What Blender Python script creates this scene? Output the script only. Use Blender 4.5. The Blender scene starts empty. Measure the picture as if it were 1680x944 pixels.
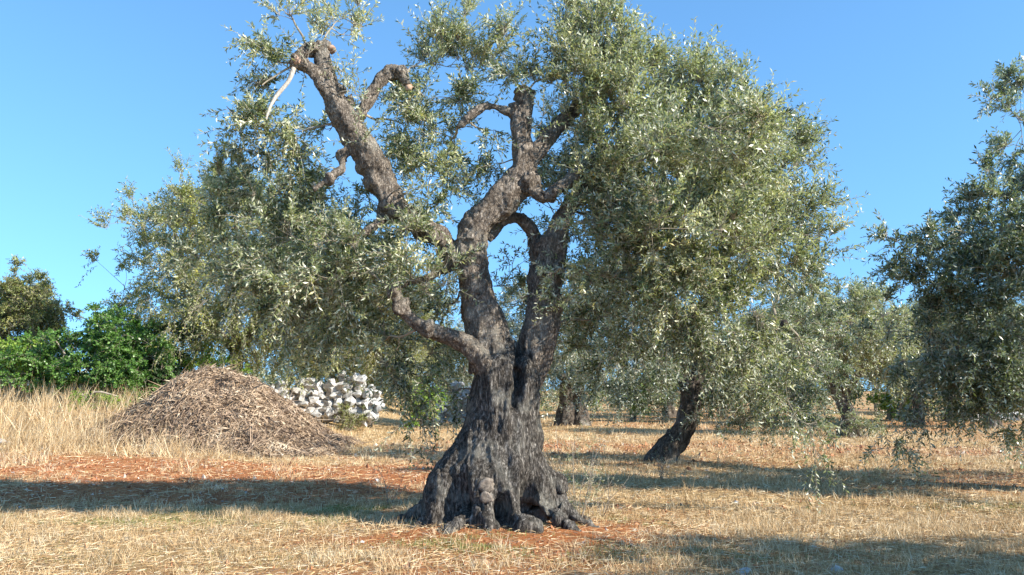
import bpy, math, random
import numpy as np
from mathutils import Vector

R = math.radians
rng = np.random.default_rng(7)
random.seed(7)
scene = bpy.context.scene
COL = scene.collection

# ------------------------------------------------------------------ camera
CAMH, FPX, HOR = 1.5, 1400.0, 640.0
PITCH = math.atan((HOR - 472.0) / FPX)
cam_d = bpy.data.cameras.new('camera'); cam = bpy.data.objects.new('camera', cam_d)
COL.objects.link(cam); scene.camera = cam
cam_d.lens = 30.0; cam_d.sensor_width = 36.0
cam_d.clip_start = 0.1; cam_d.clip_end = 3000
cam.location = (0, 0, CAMH); cam.rotation_euler = (R(90) + PITCH, 0, 0)

# ------------------------------------------------------------------ light
SUN_EL = R(31); SUN_AZ = math.atan2(1.0, -0.44)      # clockwise from +Y: right and behind the camera
world = bpy.data.worlds.new('World'); scene.world = world; world.use_nodes = True
wn = world.node_tree; wn.nodes.clear()
bg = wn.nodes.new('ShaderNodeBackground'); wo = wn.nodes.new('ShaderNodeOutputWorld')
sky = wn.nodes.new('ShaderNodeTexSky'); sky.sky_type = 'NISHITA'; sky.sun_disc = False
sky.sun_elevation = SUN_EL; sky.sun_rotation = SUN_AZ
sky.altitude = 0; sky.air_density = 1.0; sky.dust_density = 0.15; sky.ozone_density = 2.6
bg.inputs['Strength'].default_value = 0.13
tcw = wn.nodes.new('ShaderNodeTexCoord'); mpw = wn.nodes.new('ShaderNodeMapping'); mpw.inputs['Location'].default_value = (0, 0, .17); mpw.inputs['Scale'].default_value = (1, 1, .75)
wn.links.new(tcw.outputs['Generated'], mpw.inputs[0]); wn.links.new(mpw.outputs[0], sky.inputs[0])
hs = wn.nodes.new('ShaderNodeMix'); hs.data_type = 'RGBA'; hs.blend_type = 'MULTIPLY'; hs.inputs[0].default_value = 1; hs.inputs[7].default_value = (.72, 1.04, 1.16, 1)
wn.links.new(sky.outputs[0], hs.inputs[6])
wn.links.new(hs.outputs[2], bg.inputs['Color']); wn.links.new(bg.outputs[0], wo.inputs['Surface'])
sl = bpy.data.lights.new('sun', 'SUN'); sl.energy = 5.0; sl.angle = R(0.53); sl.color = (1.0, 0.93, 0.82)
so = bpy.data.objects.new('sun', sl); COL.objects.link(so)
sd = Vector((math.sin(SUN_AZ) * math.cos(SUN_EL), math.cos(SUN_AZ) * math.cos(SUN_EL), math.sin(SUN_EL)))
so.location = sd * 50; so.rotation_euler = sd.to_track_quat('Z', 'Y').to_euler()
vs = scene.view_settings
vs.view_transform = 'Standard'; vs.look = 'None'; vs.gamma = 1; vs.exposure = 1.05; vs.use_curve_mapping = False
scene.cycles.max_bounces = 6; scene.cycles.diffuse_bounces = 3; scene.cycles.glossy_bounces = 2
scene.cycles.transmission_bounces = 3; scene.cycles.transparent_max_bounces = 4

# ------------------------------------------------------------------ helpers
def at(px, py, Y):
    x = (px - 840) / FPX; u = (472 - py) / FPX
    d = np.array([x, math.cos(PITCH) - u * math.sin(PITCH), math.sin(PITCH) + u * math.cos(PITCH)])
    return np.array([0, 0, CAMH]) + d * (Y / d[1])

def hash3(i, j, k, s):
    h = (i * 374761393 + j * 668265263 + k * 2147483647 % 1274126177 + s * 974634777) & 0x7fffffff
    h = (h ^ (h >> 13)) * 1274126177 & 0x7fffffff
    h = (h ^ (h >> 16)) * 668265263 & 0x7fffffff
    return ((h ^ (h >> 15)) & 0xffff) / 32767.5 - 1.0

def vnoise(P, s=0):
    P = np.asarray(P, float)
    if P.shape[-1] == 2: P = np.concatenate([P, np.zeros(P.shape[:-1] + (1,))], -1)
    F = np.floor(P).astype(np.int64); f = P - F; f = f * f * (3 - 2 * f)
    i, j, k = F[..., 0], F[..., 1], F[..., 2]; x, y, z = f[..., 0], f[..., 1], f[..., 2]
    k1 = k * 7919; k2 = (k + 1) * 7919
    def L(a, b, t): return a + (b - a) * t
    def h(i, j, kk): return hash3(i, j, kk, s)
    return L(L(L(h(i, j, k1), h(i + 1, j, k1), x), L(h(i, j + 1, k1), h(i + 1, j + 1, k1), x), y),
             L(L(h(i, j, k2), h(i + 1, j, k2), x), L(h(i, j + 1, k2), h(i + 1, j + 1, k2), x), y), z)

def fbm(P, s=0, o=3):
    P = np.asarray(P, float); r = 0; a = 1
    for n in range(o): r = r + a * vnoise(P * 2 ** n, s + n); a *= .5
    return r / 1.6

def sstep(a, b, x):
    t = np.clip((np.asarray(x, float) - a) / (b - a), 0, 1); return t * t * (3 - 2 * t)

def norm(v): return v / np.maximum(np.linalg.norm(v, axis=-1, keepdims=True), 1e-9)

def np_mesh(name, V, Fs, rnd=None, smooth=False, attrs=None):
    me = bpy.data.meshes.new(name)
    V = np.asarray(V, np.float32); Fs = [f for f in Fs if len(f)]
    me.vertices.add(len(V)); me.vertices.foreach_set('co', V.ravel())
    loops = np.concatenate([f.ravel() for f in Fs]).astype(np.int32)
    tot = np.concatenate([np.full(len(f), f.shape[1]) for f in Fs]).astype(np.int32)
    st = np.concatenate([[0], np.cumsum(tot)[:-1]]).astype(np.int32)
    me.loops.add(len(loops)); me.loops.foreach_set('vertex_index', loops)
    me.polygons.add(len(tot)); me.polygons.foreach_set('loop_start', st)
    try: me.polygons.foreach_set('loop_total', tot)
    except Exception: pass
    me.update(calc_edges=True)
    me.polygons.foreach_set('use_smooth', np.full(len(tot), bool(smooth)))
    for nm, arr in ([('rnd', rnd)] if rnd is not None else []) + list((attrs or {}).items()):
        a = me.attributes.new(nm, 'FLOAT', 'POINT'); a.data.foreach_set('value', np.asarray(arr, np.float32))
    return me

def link(name, me, mat=None, parent=None, loc=None):
    o = bpy.data.objects.new(name, me); COL.objects.link(o)
    if mat is not None and me is not None and not me.materials: me.materials.append(mat)
    if parent is not None: o.parent = parent
    if loc is not None: o.location = loc
    return o

def tag(o, label=None, cat=None, group=None, kind=None):
    if label: o['label'] = label
    if cat: o['category'] = cat
    if group: o['group'] = group
    if kind: o['kind'] = kind
    return o

def empty(name, loc, label, cat, group=None):
    o = link(name, None, loc=loc); o.empty_display_size = .3
    return tag(o, label, cat, group)

def copy_thing(o, loc, rz, sc, label, group=None):
    c = o.copy(); COL.objects.link(c); c.location = loc; c.rotation_euler = (0, 0, rz); c.scale = (sc,) * 3 if not hasattr(sc, '__len__') else sc
    c['label'] = label
    if group: c['group'] = group
    for ch in list(o.children):
        d = ch.copy(); COL.objects.link(d); d.parent = c
    return c

class Geo:
    def __init__(s): s.V = []; s.Q = []; s.T = []; s.r = []; s.n = 0
    def add(s, V, Q=None, T=None, r=None):
        V = np.asarray(V).reshape(-1, 3); s.V.append(V)
        if Q is not None and len(Q): s.Q.append(np.asarray(Q) + s.n)
        if T is not None and len(T): s.T.append(np.asarray(T) + s.n)
        s.r.append(np.zeros(len(V)) if r is None else np.asarray(r).ravel()); s.n += len(V)
    def mesh(s, name, smooth=False):
        return np_mesh(name, np.concatenate(s.V), [np.concatenate(a) for a in (s.Q, s.T) if a], np.concatenate(s.r), smooth)

def tubes(paths, radii, sides=3, r=None, cap=False):
    """paths (N,K,3), radii (N,K) -> V,Q,rnd"""
    N, K, _ = paths.shape
    tan = np.empty_like(paths); tan[:, 1:-1] = paths[:, 2:] - paths[:, :-2]
    tan[:, 0] = paths[:, 1] - paths[:, 0]; tan[:, -1] = paths[:, -1] - paths[:, -2]; tan = norm(tan)
    ov = norm(paths[:, -1] - paths[:, 0])
    ref = np.where(np.abs(ov[:, 2:3]) < .8, np.array([[0, 0, 1.]]), np.array([[1., 0, 0]]))[:, None, :]
    b1 = norm(np.cross(tan, ref)); b2 = np.cross(tan, b1)
    a = np.arange(sides) * 2 * math.pi / sides
    V = paths[:, :, None] + radii[:, :, None, None] * (np.cos(a)[None, None, :, None] * b1[:, :, None] + np.sin(a)[None, None, :, None] * b2[:, :, None])
    idx = np.arange(N * K * sides).reshape(N, K, sides)
    A = idx[:, :-1]; B = idx[:, 1:]
    Q = np.stack([A, np.roll(A, -1, 2), np.roll(B, -1, 2), B], -1).reshape(-1, 4)
    rr = None if r is None else np.repeat(r, K * sides)
    return V.reshape(-1, 3), Q, rr

def spline(P, n):
    """Catmull-Rom through rows of P (any dims)"""
    P = np.asarray(P, float)
    Q = np.vstack([2 * P[0] - P[1], P, 2 * P[-1] - P[-2]]); out = []
    m = len(P) - 1
    for i in range(m):
        p0, p1, p2, p3 = Q[i:i + 4]
        for t in np.linspace(0, 1, n, endpoint=(i == m - 1)):
            out.append(.5 * (2 * p1 + (p2 - p0) * t + (2 * p0 - 5 * p1 + 4 * p2 - p3) * t * t + (3 * p1 - p0 - 3 * p2 + p3) * t ** 3))
    return np.array(out)

# ------------------------------------------------------------------ materials
def mat(name):
    m = bpy.data.materials.new(name); m.use_nodes = True; nt = m.node_tree; nt.nodes.clear()
    out = nt.nodes.new('ShaderNodeOutputMaterial'); return m, nt, out
def nd(nt, t, **kw):
    n = nt.nodes.new(t)
    for k, v in kw.items():
        if hasattr(n, k): setattr(n, k, v)
        else: n.inputs[k].default_value = v
    return n
def ramp(nt, stops, src):
    r = nt.nodes.new('ShaderNodeValToRGB'); e = r.color_ramp.elements
    while len(e) < len(stops): e.new(.5)
    for i, (p, c) in enumerate(stops): e[i].position = p; e[i].color = (*c, 1)
    nt.links.new(src, r.inputs[0]); return r
def mixc(nt, fac, a, b, mode='MIX'):
    m = nt.nodes.new('ShaderNodeMix'); m.data_type = 'RGBA'; m.blend_type = mode
    for sock, v in ((m.inputs[0], fac), (m.inputs[6], a), (m.inputs[7], b)):
        if isinstance(v, (int, float)): sock.default_value = v
        elif isinstance(v, tuple): sock.default_value = (*v, 1)
        else: nt.links.new(v, sock)
    return m.outputs[2]

def leaf_mat(name, top, under, trans, rough=.45, spec=.5):
    """top: ramp stops over the per-leaf random; under: (c0,c1)"""
    m, nt, out = mat(name)
    at_ = nd(nt, 'ShaderNodeAttribute', attribute_name='rnd')
    r1 = ramp(nt, top, at_.outputs['Fac'])
    r2 = ramp(nt, [(0, under[0]), (1, under[1])], at_.outputs['Fac'])
    g = nd(nt, 'ShaderNodeNewGeometry')
    c = mixc(nt, g.outputs['Backfacing'], r1.outputs[0], r2.outputs[0])
    p = nd(nt, 'ShaderNodeBsdfPrincipled', **{'Roughness': rough, 'Specular IOR Level': spec})
    nt.links.new(c, p.inputs['Base Color'])
    t = nd(nt, 'ShaderNodeBsdfTranslucent')
    tc = mixc(nt, 1.0, c, trans, 'MULTIPLY'); nt.links.new(tc, t.inputs['Color'])
    mx = nd(nt, 'ShaderNodeMixShader'); mx.inputs[0].default_value = .22
    nt.links.new(p.outputs[0], mx.inputs[1]); nt.links.new(t.outputs[0], mx.inputs[2]); nt.links.new(mx.outputs[0], out.inputs[0])
    return m

OL_TOP = [(0, (.035, .055, .022)), (.3, (.10, .13, .05)), (.6, (.225, .25, .11)), (.88, (.44, .45, .26)), (1, (.54, .46, .20))]
M_OLIVE = leaf_mat('olive_leaf', OL_TOP, ((.36, .38, .28), (.70, .69, .54)), (1.3, 1.45, .5), .36, .5)
M_OLIVE_YEL = leaf_mat('olive_leaf_yellowish', [(0, (.11, .14, .03)), (.4, (.20, .22, .05)), (.8, (.33, .33, .09)), (1, (.46, .40, .06))], ((.28, .30, .16), (.44, .44, .26)), (1.4, 1.5, .5))
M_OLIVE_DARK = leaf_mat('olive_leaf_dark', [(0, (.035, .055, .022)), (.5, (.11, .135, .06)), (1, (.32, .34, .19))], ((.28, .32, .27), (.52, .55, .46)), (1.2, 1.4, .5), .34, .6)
M_GREEN = leaf_mat('shrub_leaf', [(0, (.05, .11, .02)), (.5, (.09, .18, .035)), (1, (.18, .29, .07))], ((.08, .19, .03), (.17, .30, .07)), (1.2, 1.6, .4), .4, .5)
M_LIME = leaf_mat('bright_shrub_leaf', [(0, (.12, .22, .02)), (.5, (.2, .32, .04)), (1, (.34, .42, .07))], ((.15, .26, .04), (.3, .4, .1)), (1.3, 1.6, .4), .5, .3)
M_BROWNISH = leaf_mat('brownish_leaf', [(0, (.10, .13, .03)), (.5, (.25, .28, .08)), (1, (.42, .38, .14))], ((.16, .16, .08), (.3, .27, .15)), (1.2, 1.3, .5))
M_IVY = leaf_mat('deep_green_leaf', [(0, (.02, .05, .015)), (.5, (.035, .08, .025)), (1, (.06, .12, .04))], ((.04, .08, .03), (.07, .13, .05)), (1, 1.3, .5), .35, .5)

def bark_mat(name, c_dark, c_mid, c_light, zs=.35, scale=1.0, bump=.6):
    m, nt, out = mat(name)
    tc = nd(nt, 'ShaderNodeTexCoord')
    mp = nd(nt, 'ShaderNodeMapping'); mp.inputs['Scale'].default_value = (scale, scale, zs * scale)
    nt.links.new(tc.outputs['Object'], mp.inputs[0])
    n0 = nd(nt, 'ShaderNodeTexNoise', **{'Scale': 14.0, 'Detail': 6.0, 'Roughness': .7}); nt.links.new(mp.outputs[0], n0.inputs['Vector'])
    ad = nd(nt, 'ShaderNodeVectorMath', operation='MULTIPLY_ADD'); nt.links.new(n0.outputs['Color'], ad.inputs[0])
    ad.inputs[1].default_value = (.11, .11, .16); nt.links.new(mp.outputs[0], ad.inputs[2])
    v = nd(nt, 'ShaderNodeTexVoronoi', feature='DISTANCE_TO_EDGE', **{'Scale': 30.0}); nt.links.new(ad.outputs[0], v.inputs['Vector'])
    n1 = nd(nt, 'ShaderNodeTexNoise', **{'Scale': 42.0, 'Detail': 10.0, 'Roughness': .75}); nt.links.new(mp.outputs[0], n1.inputs['Vector'])
    n2 = nd(nt, 'ShaderNodeTexNoise', **{'Scale': 2.6, 'Detail': 7.0, 'Roughness': .65}); nt.links.new(tc.outputs['Object'], n2.inputs['Vector'])
    n3 = nd(nt, 'ShaderNodeTexNoise', **{'Scale': 11.0, 'Detail': 4.0, 'Roughness': .6}); nt.links.new(mp.outputs[0], n3.inputs['Vector'])
    cr = ramp(nt, [(0, (.35, .35, .35)), (.16, (1, 1, 1))], v.outputs['Distance'])
    base = ramp(nt, [(.34, c_dark), (.48, c_mid), (.66, c_light)], n1.outputs[0])
    c = mixc(nt, cr.outputs[0], c_dark, base.outputs[0])
    big = ramp(nt, [(.35, (.55, .52, .5)), (.6, (1.1, 1.1, 1.1))], n3.outputs[0])
    c1 = mixc(nt, 1.0, c, big.outputs[0], 'MULTIPLY')
    lich = ramp(nt, [(.52, (0, 0, 0)), (.66, (.5, .5, .5))], n2.outputs[0])
    c2 = mixc(nt, lich.outputs[0], c1, (.36, .345, .29))
    p = nd(nt, 'ShaderNodeBsdfPrincipled', **{'Roughness': .9, 'Specular IOR Level': .15})
    nt.links.new(c2, p.inputs['Base Color'])
    h = nd(nt, 'ShaderNodeMath', operation='MULTIPLY_ADD'); nt.links.new(cr.outputs[0], h.inputs[0]); h.inputs[1].default_value = .5; nt.links.new(n1.outputs[0], h.inputs[2])
    h2 = nd(nt, 'ShaderNodeMath', operation='MULTIPLY_ADD'); nt.links.new(n3.outputs[0], h2.inputs[0]); h2.inputs[1].default_value = 1.2; nt.links.new(h.outputs[0], h2.inputs[2])
    b = nd(nt, 'ShaderNodeBump', **{'Strength': bump, 'Distance': .03}); nt.links.new(h2.outputs[0], b.inputs['Height'])
    nt.links.new(b.outputs[0], p.inputs['Normal']); nt.links.new(p.outputs[0], out.inputs[0])
    return m
M_BARK = bark_mat('olive_bark', (.018, .016, .014), (.10, .09, .078), (.42, .385, .34), .25, 1, 1.0)
M_LIMB = bark_mat('olive_limb_bark', (.07, .056, .045), (.26, .215, .17), (.52, .45, .37), .5, 1, 1.0)
M_BARK2 = bark_mat('olive_bark_far', (.03, .024, .02), (.12, .10, .08), (.28, .24, .20), .35, .6, .8)

def plain(name, stops, scale=8, rough=.9, bump=0, detail=6, coord='Object'):
    m, nt, out = mat(name); tc = nd(nt, 'ShaderNodeTexCoord')
    n = nd(nt, 'ShaderNodeTexNoise', **{'Scale': scale, 'Detail': detail, 'Roughness': .65}); nt.links.new(tc.outputs[coord], n.inputs['Vector'])
    r = ramp(nt, stops, n.outputs[0]); p = nd(nt, 'ShaderNodeBsdfPrincipled', **{'Roughness': rough, 'Specular IOR Level': .2})
    nt.links.new(r.outputs[0], p.inputs['Base Color'])
    if bump:
        b = nd(nt, 'ShaderNodeBump', **{'Strength': bump, 'Distance': .03}); nt.links.new(n.outputs[0], b.inputs['Height']); nt.links.new(b.outputs[0], p.inputs['Normal'])
    nt.links.new(p.outputs[0], out.inputs[0]); return m
M_TWIG = plain('twig_bark', [(.3, (.18, .15, .11)), (.7, (.40, .35, .27))], 5)
M_DEADWOOD = plain('pale_dead_wood', [(.3, (.30, .26, .21)), (.7, (.55, .50, .43))], 30, bump=.4)
M_KNOT = plain('knot_wood', [(.36, (.09, .075, .06)), (.62, (.30, .25, .20))], 14, bump=.9, detail=10)
M_CUT = plain('cut_wood', [(.35, (.22, .12, .08)), (.65, (.50, .36, .26))], 20, bump=.3)
M_STONE = plain('limestone', [(.32, (.14, .13, .12)), (.45, (.42, .405, .38)), (.68, (.66, .645, .61))], 5, bump=1.0, detail=10)

def strand_mat(name, stops, trans=.2):
    m, nt, out = mat(name)
    a = nd(nt, 'ShaderNodeAttribute', attribute_name='rnd'); r = ramp(nt, stops, a.outputs['Fac'])
    p = nd(nt, 'ShaderNodeBsdfPrincipled', **{'Roughness': .7, 'Specular IOR Level': .3}); nt.links.new(r.outputs[0], p.inputs['Base Color'])
    t = nd(nt, 'ShaderNodeBsdfTranslucent'); nt.links.new(r.outputs[0], t.inputs['Color'])
    mx = nd(nt, 'ShaderNodeMixShader'); mx.inputs[0].default_value = trans
    nt.links.new(p.outputs[0], mx.inputs[1]); nt.links.new(t.outputs[0], mx.inputs[2]); nt.links.new(mx.outputs[0], out.inputs[0]); return m
M_STRAW = strand_mat('dry_straw', [(0, (.20, .12, .05)), (.25, (.44, .29, .135)), (.7, (.66, .49, .28)), (1, (.86, .75, .52))])
M_GRASS = strand_mat('green_grass', [(0, (.10, .15, .03)), (.5, (.20, .25, .07)), (1, (.40, .40, .15))])
M_LITTER = strand_mat('straw_litter', [(0, (.20, .10, .045)), (.3, (.42, .26, .12)), (.65, (.60, .44, .23)), (1, (.80, .70, .50))], .05)
M_BRUSH = strand_mat('cut_brush', [(0, (.12, .085, .06)), (.4, (.30, .21, .14)), (.75, (.46, .34, .22)), (1, (.68, .56, .40))], .05)

# ------------------------------------------------------------------ ground
def mound_h(x, y):      # brush pile, world coords
    c = at(355, 700, 21.5); X = (x - c[0]); Yy = (y - 21.8)
    pr = np.interp(X, [-2.65, -1.95, -1.48, -1., -.55, -.08, .5, .86, 1.32, 1.8, 2.26, 2.7, 3.3], [0, .42, .85, 1.25, 1.6, 1.74, 1.72, 1.6, 1.3, 1.02, .68, .36, 0])
    fall = np.clip(1 - np.abs(Yy / 2.6) ** 1.7, 0, 1)
    return .93 * pr * fall
def ground(x, y):
    x = np.asarray(x, float); y = np.asarray(y, float)
    P = np.stack([x, y], -1)
    bank = 1.25 * sstep(16.5, 25, y + .25 * (x + 10)) * sstep(-5.0, -11.0, x)
    swell = .07 * fbm(P * .35, 3, 2) + .028 * fbm(P * 1.6, 5, 3) + .012 * fbm(P * 6, 9, 2)
    tree = .10 * np.exp(-((x + .2) ** 2 + (y - 9.8) ** 2) / 1.3)
    fur = -.07 * np.exp(-((y - 13.3 + .55 * (x - .8)) / .22) ** 2) * sstep(.2, 1.2, x) * sstep(7.5, 5, x)
    far = 0.3 * sstep(60, 140, y)
    return bank + swell + tree + fur + far + .25 * sstep(-9, -16, x)
def gz(x, y): return float(ground(x, y))

def warp(n, near, far, c=0):
    t = np.linspace(-1, 1, n); return c + near * t + (far - near) * np.sign(t) * np.abs(t) ** 5
xs = warp(420, 16, 900); ty = np.linspace(0, 1, 460); ys = -30 + 75 * ty + 1500 * ty ** 8
gx, gy = np.meshgrid(xs, ys, indexing='xy'); gzv = ground(gx, gy)
V = np.stack([gx, gy, gzv], -1).reshape(-1, 3)
idx = np.arange(len(V)).reshape(gx.shape)
Q = np.stack([idx[:-1, :-1], idx[:-1, 1:], idx[1:, 1:], idx[1:, :-1]], -1).reshape(-1, 4)
def red_mask(x, y):         # where bare red earth shows
    P = np.stack([x, y], -1)
    m = .36 + .62 * fbm(P * np.array([.25, .5]), 21, 3)
    m += 1.05 * np.exp(-(((x + 4.2) / 4.5) ** 4 + ((y - 14.6) / 3.0) ** 4))      # bare strip left
    m += .5 * np.exp(-(((x + 1.5) / 1.2) ** 2 + ((y - 8.6) / .35) ** 2))
    m += .45 * np.exp(-(((x - 3.) / 3) ** 2 + ((y - 8.) / .6) ** 2)) + .55 * np.exp(-(((x - .2) / 1.6) ** 2 + ((y - 9.6) / 1.3) ** 2))
    m -= .8 * sstep(17, 20, y) * sstep(-3, -7, x)
    return np.clip(m, 0, 1)
def soil_material():
    m, nt, out = mat('red_soil')
    a = nd(nt, 'ShaderNodeAttribute', attribute_name='red'); tc = nd(nt, 'ShaderNodeTexCoord')
    n1 = nd(nt, 'ShaderNodeTexNoise', **{'Scale': 9.0, 'Detail': 9.0, 'Roughness': .75}); nt.links.new(tc.outputs['Object'], n1.inputs['Vector'])
    n2 = nd(nt, 'ShaderNodeTexNoise', **{'Scale': 1.3, 'Detail': 6.0, 'Roughness': .7}); nt.links.new(tc.outputs['Object'], n2.inputs['Vector'])
    n3 = nd(nt, 'ShaderNodeTexNoise', **{'Scale': 45.0, 'Detail': 6.0, 'Roughness': .8}); nt.links.new(tc.outputs['Object'], n3.inputs['Vector'])
    soil = ramp(nt, [(.3, (.20, .07, .025)), (.5, (.40, .155, .06)), (.7, (.54, .25, .11))], n1.outputs[0])
    straw = ramp(nt, [(.3, (.19, .115, .05)), (.5, (.42, .28, .13)), (.72, (.66, .50, .27))], n3.outputs[0])
    mm = nd(nt, 'ShaderNodeMath', operation='ADD'); nt.links.new(a.outputs['Fac'], mm.inputs[0]); nt.links.new(n2.outputs[0], mm.inputs[1])
    mm2 = nd(nt, 'ShaderNodeMath', operation='MULTIPLY_ADD'); nt.links.new(n3.outputs[0], mm2.inputs[0]); mm2.inputs[1].default_value = .7; nt.links.new(mm.outputs[0], mm2.inputs[2])
    f = ramp(nt, [(0, (0, 0, 0)), (1, (1, 1, 1))], mm2.outputs[0]); f.color_ramp.elements[0].position = .0
    mr = nd(nt, 'ShaderNodeMapRange', **{'From Min': 1.1, 'From Max': 1.75}); nt.links.new(mm2.outputs[0], mr.inputs[0])
    c = mixc(nt, mr.outputs[0], straw.outputs[0], soil.outputs[0])
    p = nd(nt, 'ShaderNodeBsdfPrincipled', **{'Roughness': .95, 'Specular IOR Level': .1}); nt.links.new(c, p.inputs['Base Color'])
    b = nd(nt, 'ShaderNodeBump', **{'Strength': .9, 'Distance': .05}); nt.links.new(n1.outputs[0], b.inputs['Height'])
    b2 = nd(nt, 'ShaderNodeBump', **{'Strength': .8, 'Distance': .02}); nt.links.new(n3.outputs[0], b2.inputs['Height']); nt.links.new(b.outputs[0], b2.inputs['Normal'])
    nt.links.new(b2.outputs[0], p.inputs['Normal']); nt.links.new(p.outputs[0], out.inputs[0]); return m
me = np_mesh('ground', V, [Q], smooth=True, attrs={'red': red_mask(gx.ravel(), gy.ravel())})
tag(link('ground', me, soil_material()), kind='structure')

# ------------------------------------------------------------------ bark bodies: tubes -> voxel remesh -> split into parts
def tube_solid(P, rad, sides=18, wob=.12, seed=0):
    """closed tube around the path as V,Q,T with uneven section"""
    P = np.asarray(P); K = len(P)
    tan = np.gradient(P, axis=0); tan = norm(tan)
    b1 = norm(np.cross(tan[0], [.3, 1, .2])); B1 = []
    for k in range(K):
        b1 = norm(b1 - tan[k] * np.dot(b1, tan[k])); B1.append(b1)
    B1 = np.array(B1); B2 = np.cross(tan, B1)
    a = np.arange(sides) * 2 * math.pi / sides
    D = np.cos(a)[None, :, None] * B1[:, None] + np.sin(a)[None, :, None] * B2[:, None]
    w = 1 + wob * vnoise(D * 1.6 + P[:, None] * 2.2 + seed * 13.1, 31) + wob * .6 * vnoise(D * 3.5 + P[:, None] * 5 + seed, 33)
    V = P[:, None] + D * (np.asarray(rad)[:, None, None]) * w[..., None]
    idx = np.arange(K * sides).reshape(K, sides)
    A, B = idx[:-1], idx[1:]
    Q = np.stack([A, np.roll(A, -1, 1), np.roll(B, -1, 1), B], -1).reshape(-1, 4)
    V = np.concatenate([V.reshape(-1, 3), [P[0] - tan[0] * rad[0] * .4, P[-1] + tan[-1] * rad[-1] * .25]])
    c0, c1 = K * sides, K * sides + 1
    T = np.concatenate([np.stack([np.full(sides, c0), np.roll(idx[0], -1), idx[0]], 1), np.stack([np.full(sides, c1), idx[-1], np.roll(idx[-1], -1)], 1)])
    return V, Q, T

def bark_body(root, pieces, voxel, mats, disp=None, extra=None, base=None):
    """pieces: list of (part name, path(K,3), radii). One smooth body cut into parts along its joints."""
    g = Geo()
    for i, (nm, P, rad) in enumerate(pieces): g.add(*tube_solid(P, rad, 22, .2, seed=i))
    for e in (extra or []): g.add(*e)
    me = g.mesh('tmp'); o = link('tmp', me)
    md = o.modifiers.new('r', 'REMESH'); md.mode = 'VOXEL'; md.voxel_size = voxel
    dg = bpy.context.evaluated_depsgraph_get(); em = o.evaluated_get(dg).to_mesh()
    n = len(em.vertices); V = np.empty(n * 3, np.float32); em.vertices.foreach_get('co', V); V = V.reshape(-1, 3).astype(float)
    N = np.empty(n * 3, np.float32); em.vertices.foreach_get('normal', N); N = N.reshape(-1, 3).astype(float)
    nf = len(em.polygons); lt = np.empty(nf, np.int32); em.polygons.foreach_get('loop_total', lt)
    lv = np.empty(len(em.loops), np.int32); em.loops.foreach_get('vertex_index', lv)
    o.evaluated_get(dg).to_mesh_clear(); bpy.data.objects.remove(o); bpy.data.meshes.remove(me)
    if not (lt == 4).all():
        F = lv[np.repeat(lt == 4, lt)].reshape(-1, 4)
    else: F = lv.reshape(-1, 4)
    if disp is not None: V = V + N * disp(V)[:, None]
    # label faces
    S = np.concatenate([P for _, P, _ in pieces]); RR = np.concatenate([r for _, _, r in pieces])
    L = np.concatenate([np.full(len(P), i) for i, (_, P, _) in enumerate(pieces)])
    C = V[F].mean(1); lab = np.empty(len(C), int)
    for s in range(0, len(C), 20000):
        d = np.linalg.norm(C[s:s + 20000, None] - S[None], axis=2) / RR[None]
        lab[s:s + 20000] = L[d.argmin(1)]
    out = {}
    for i, (nm, P, _) in enumerate(pieces):
        f = F[lab == i]
        if not len(f): continue
        u, inv = np.unique(f, return_inverse=True)
        m = np_mesh(nm, V[u], [inv.reshape(f.shape)], smooth=True)
        out.setdefault(nm, []).append(link(nm, m, mats[0] if nm == 'trunk' else mats[1], root))
    return out

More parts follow.
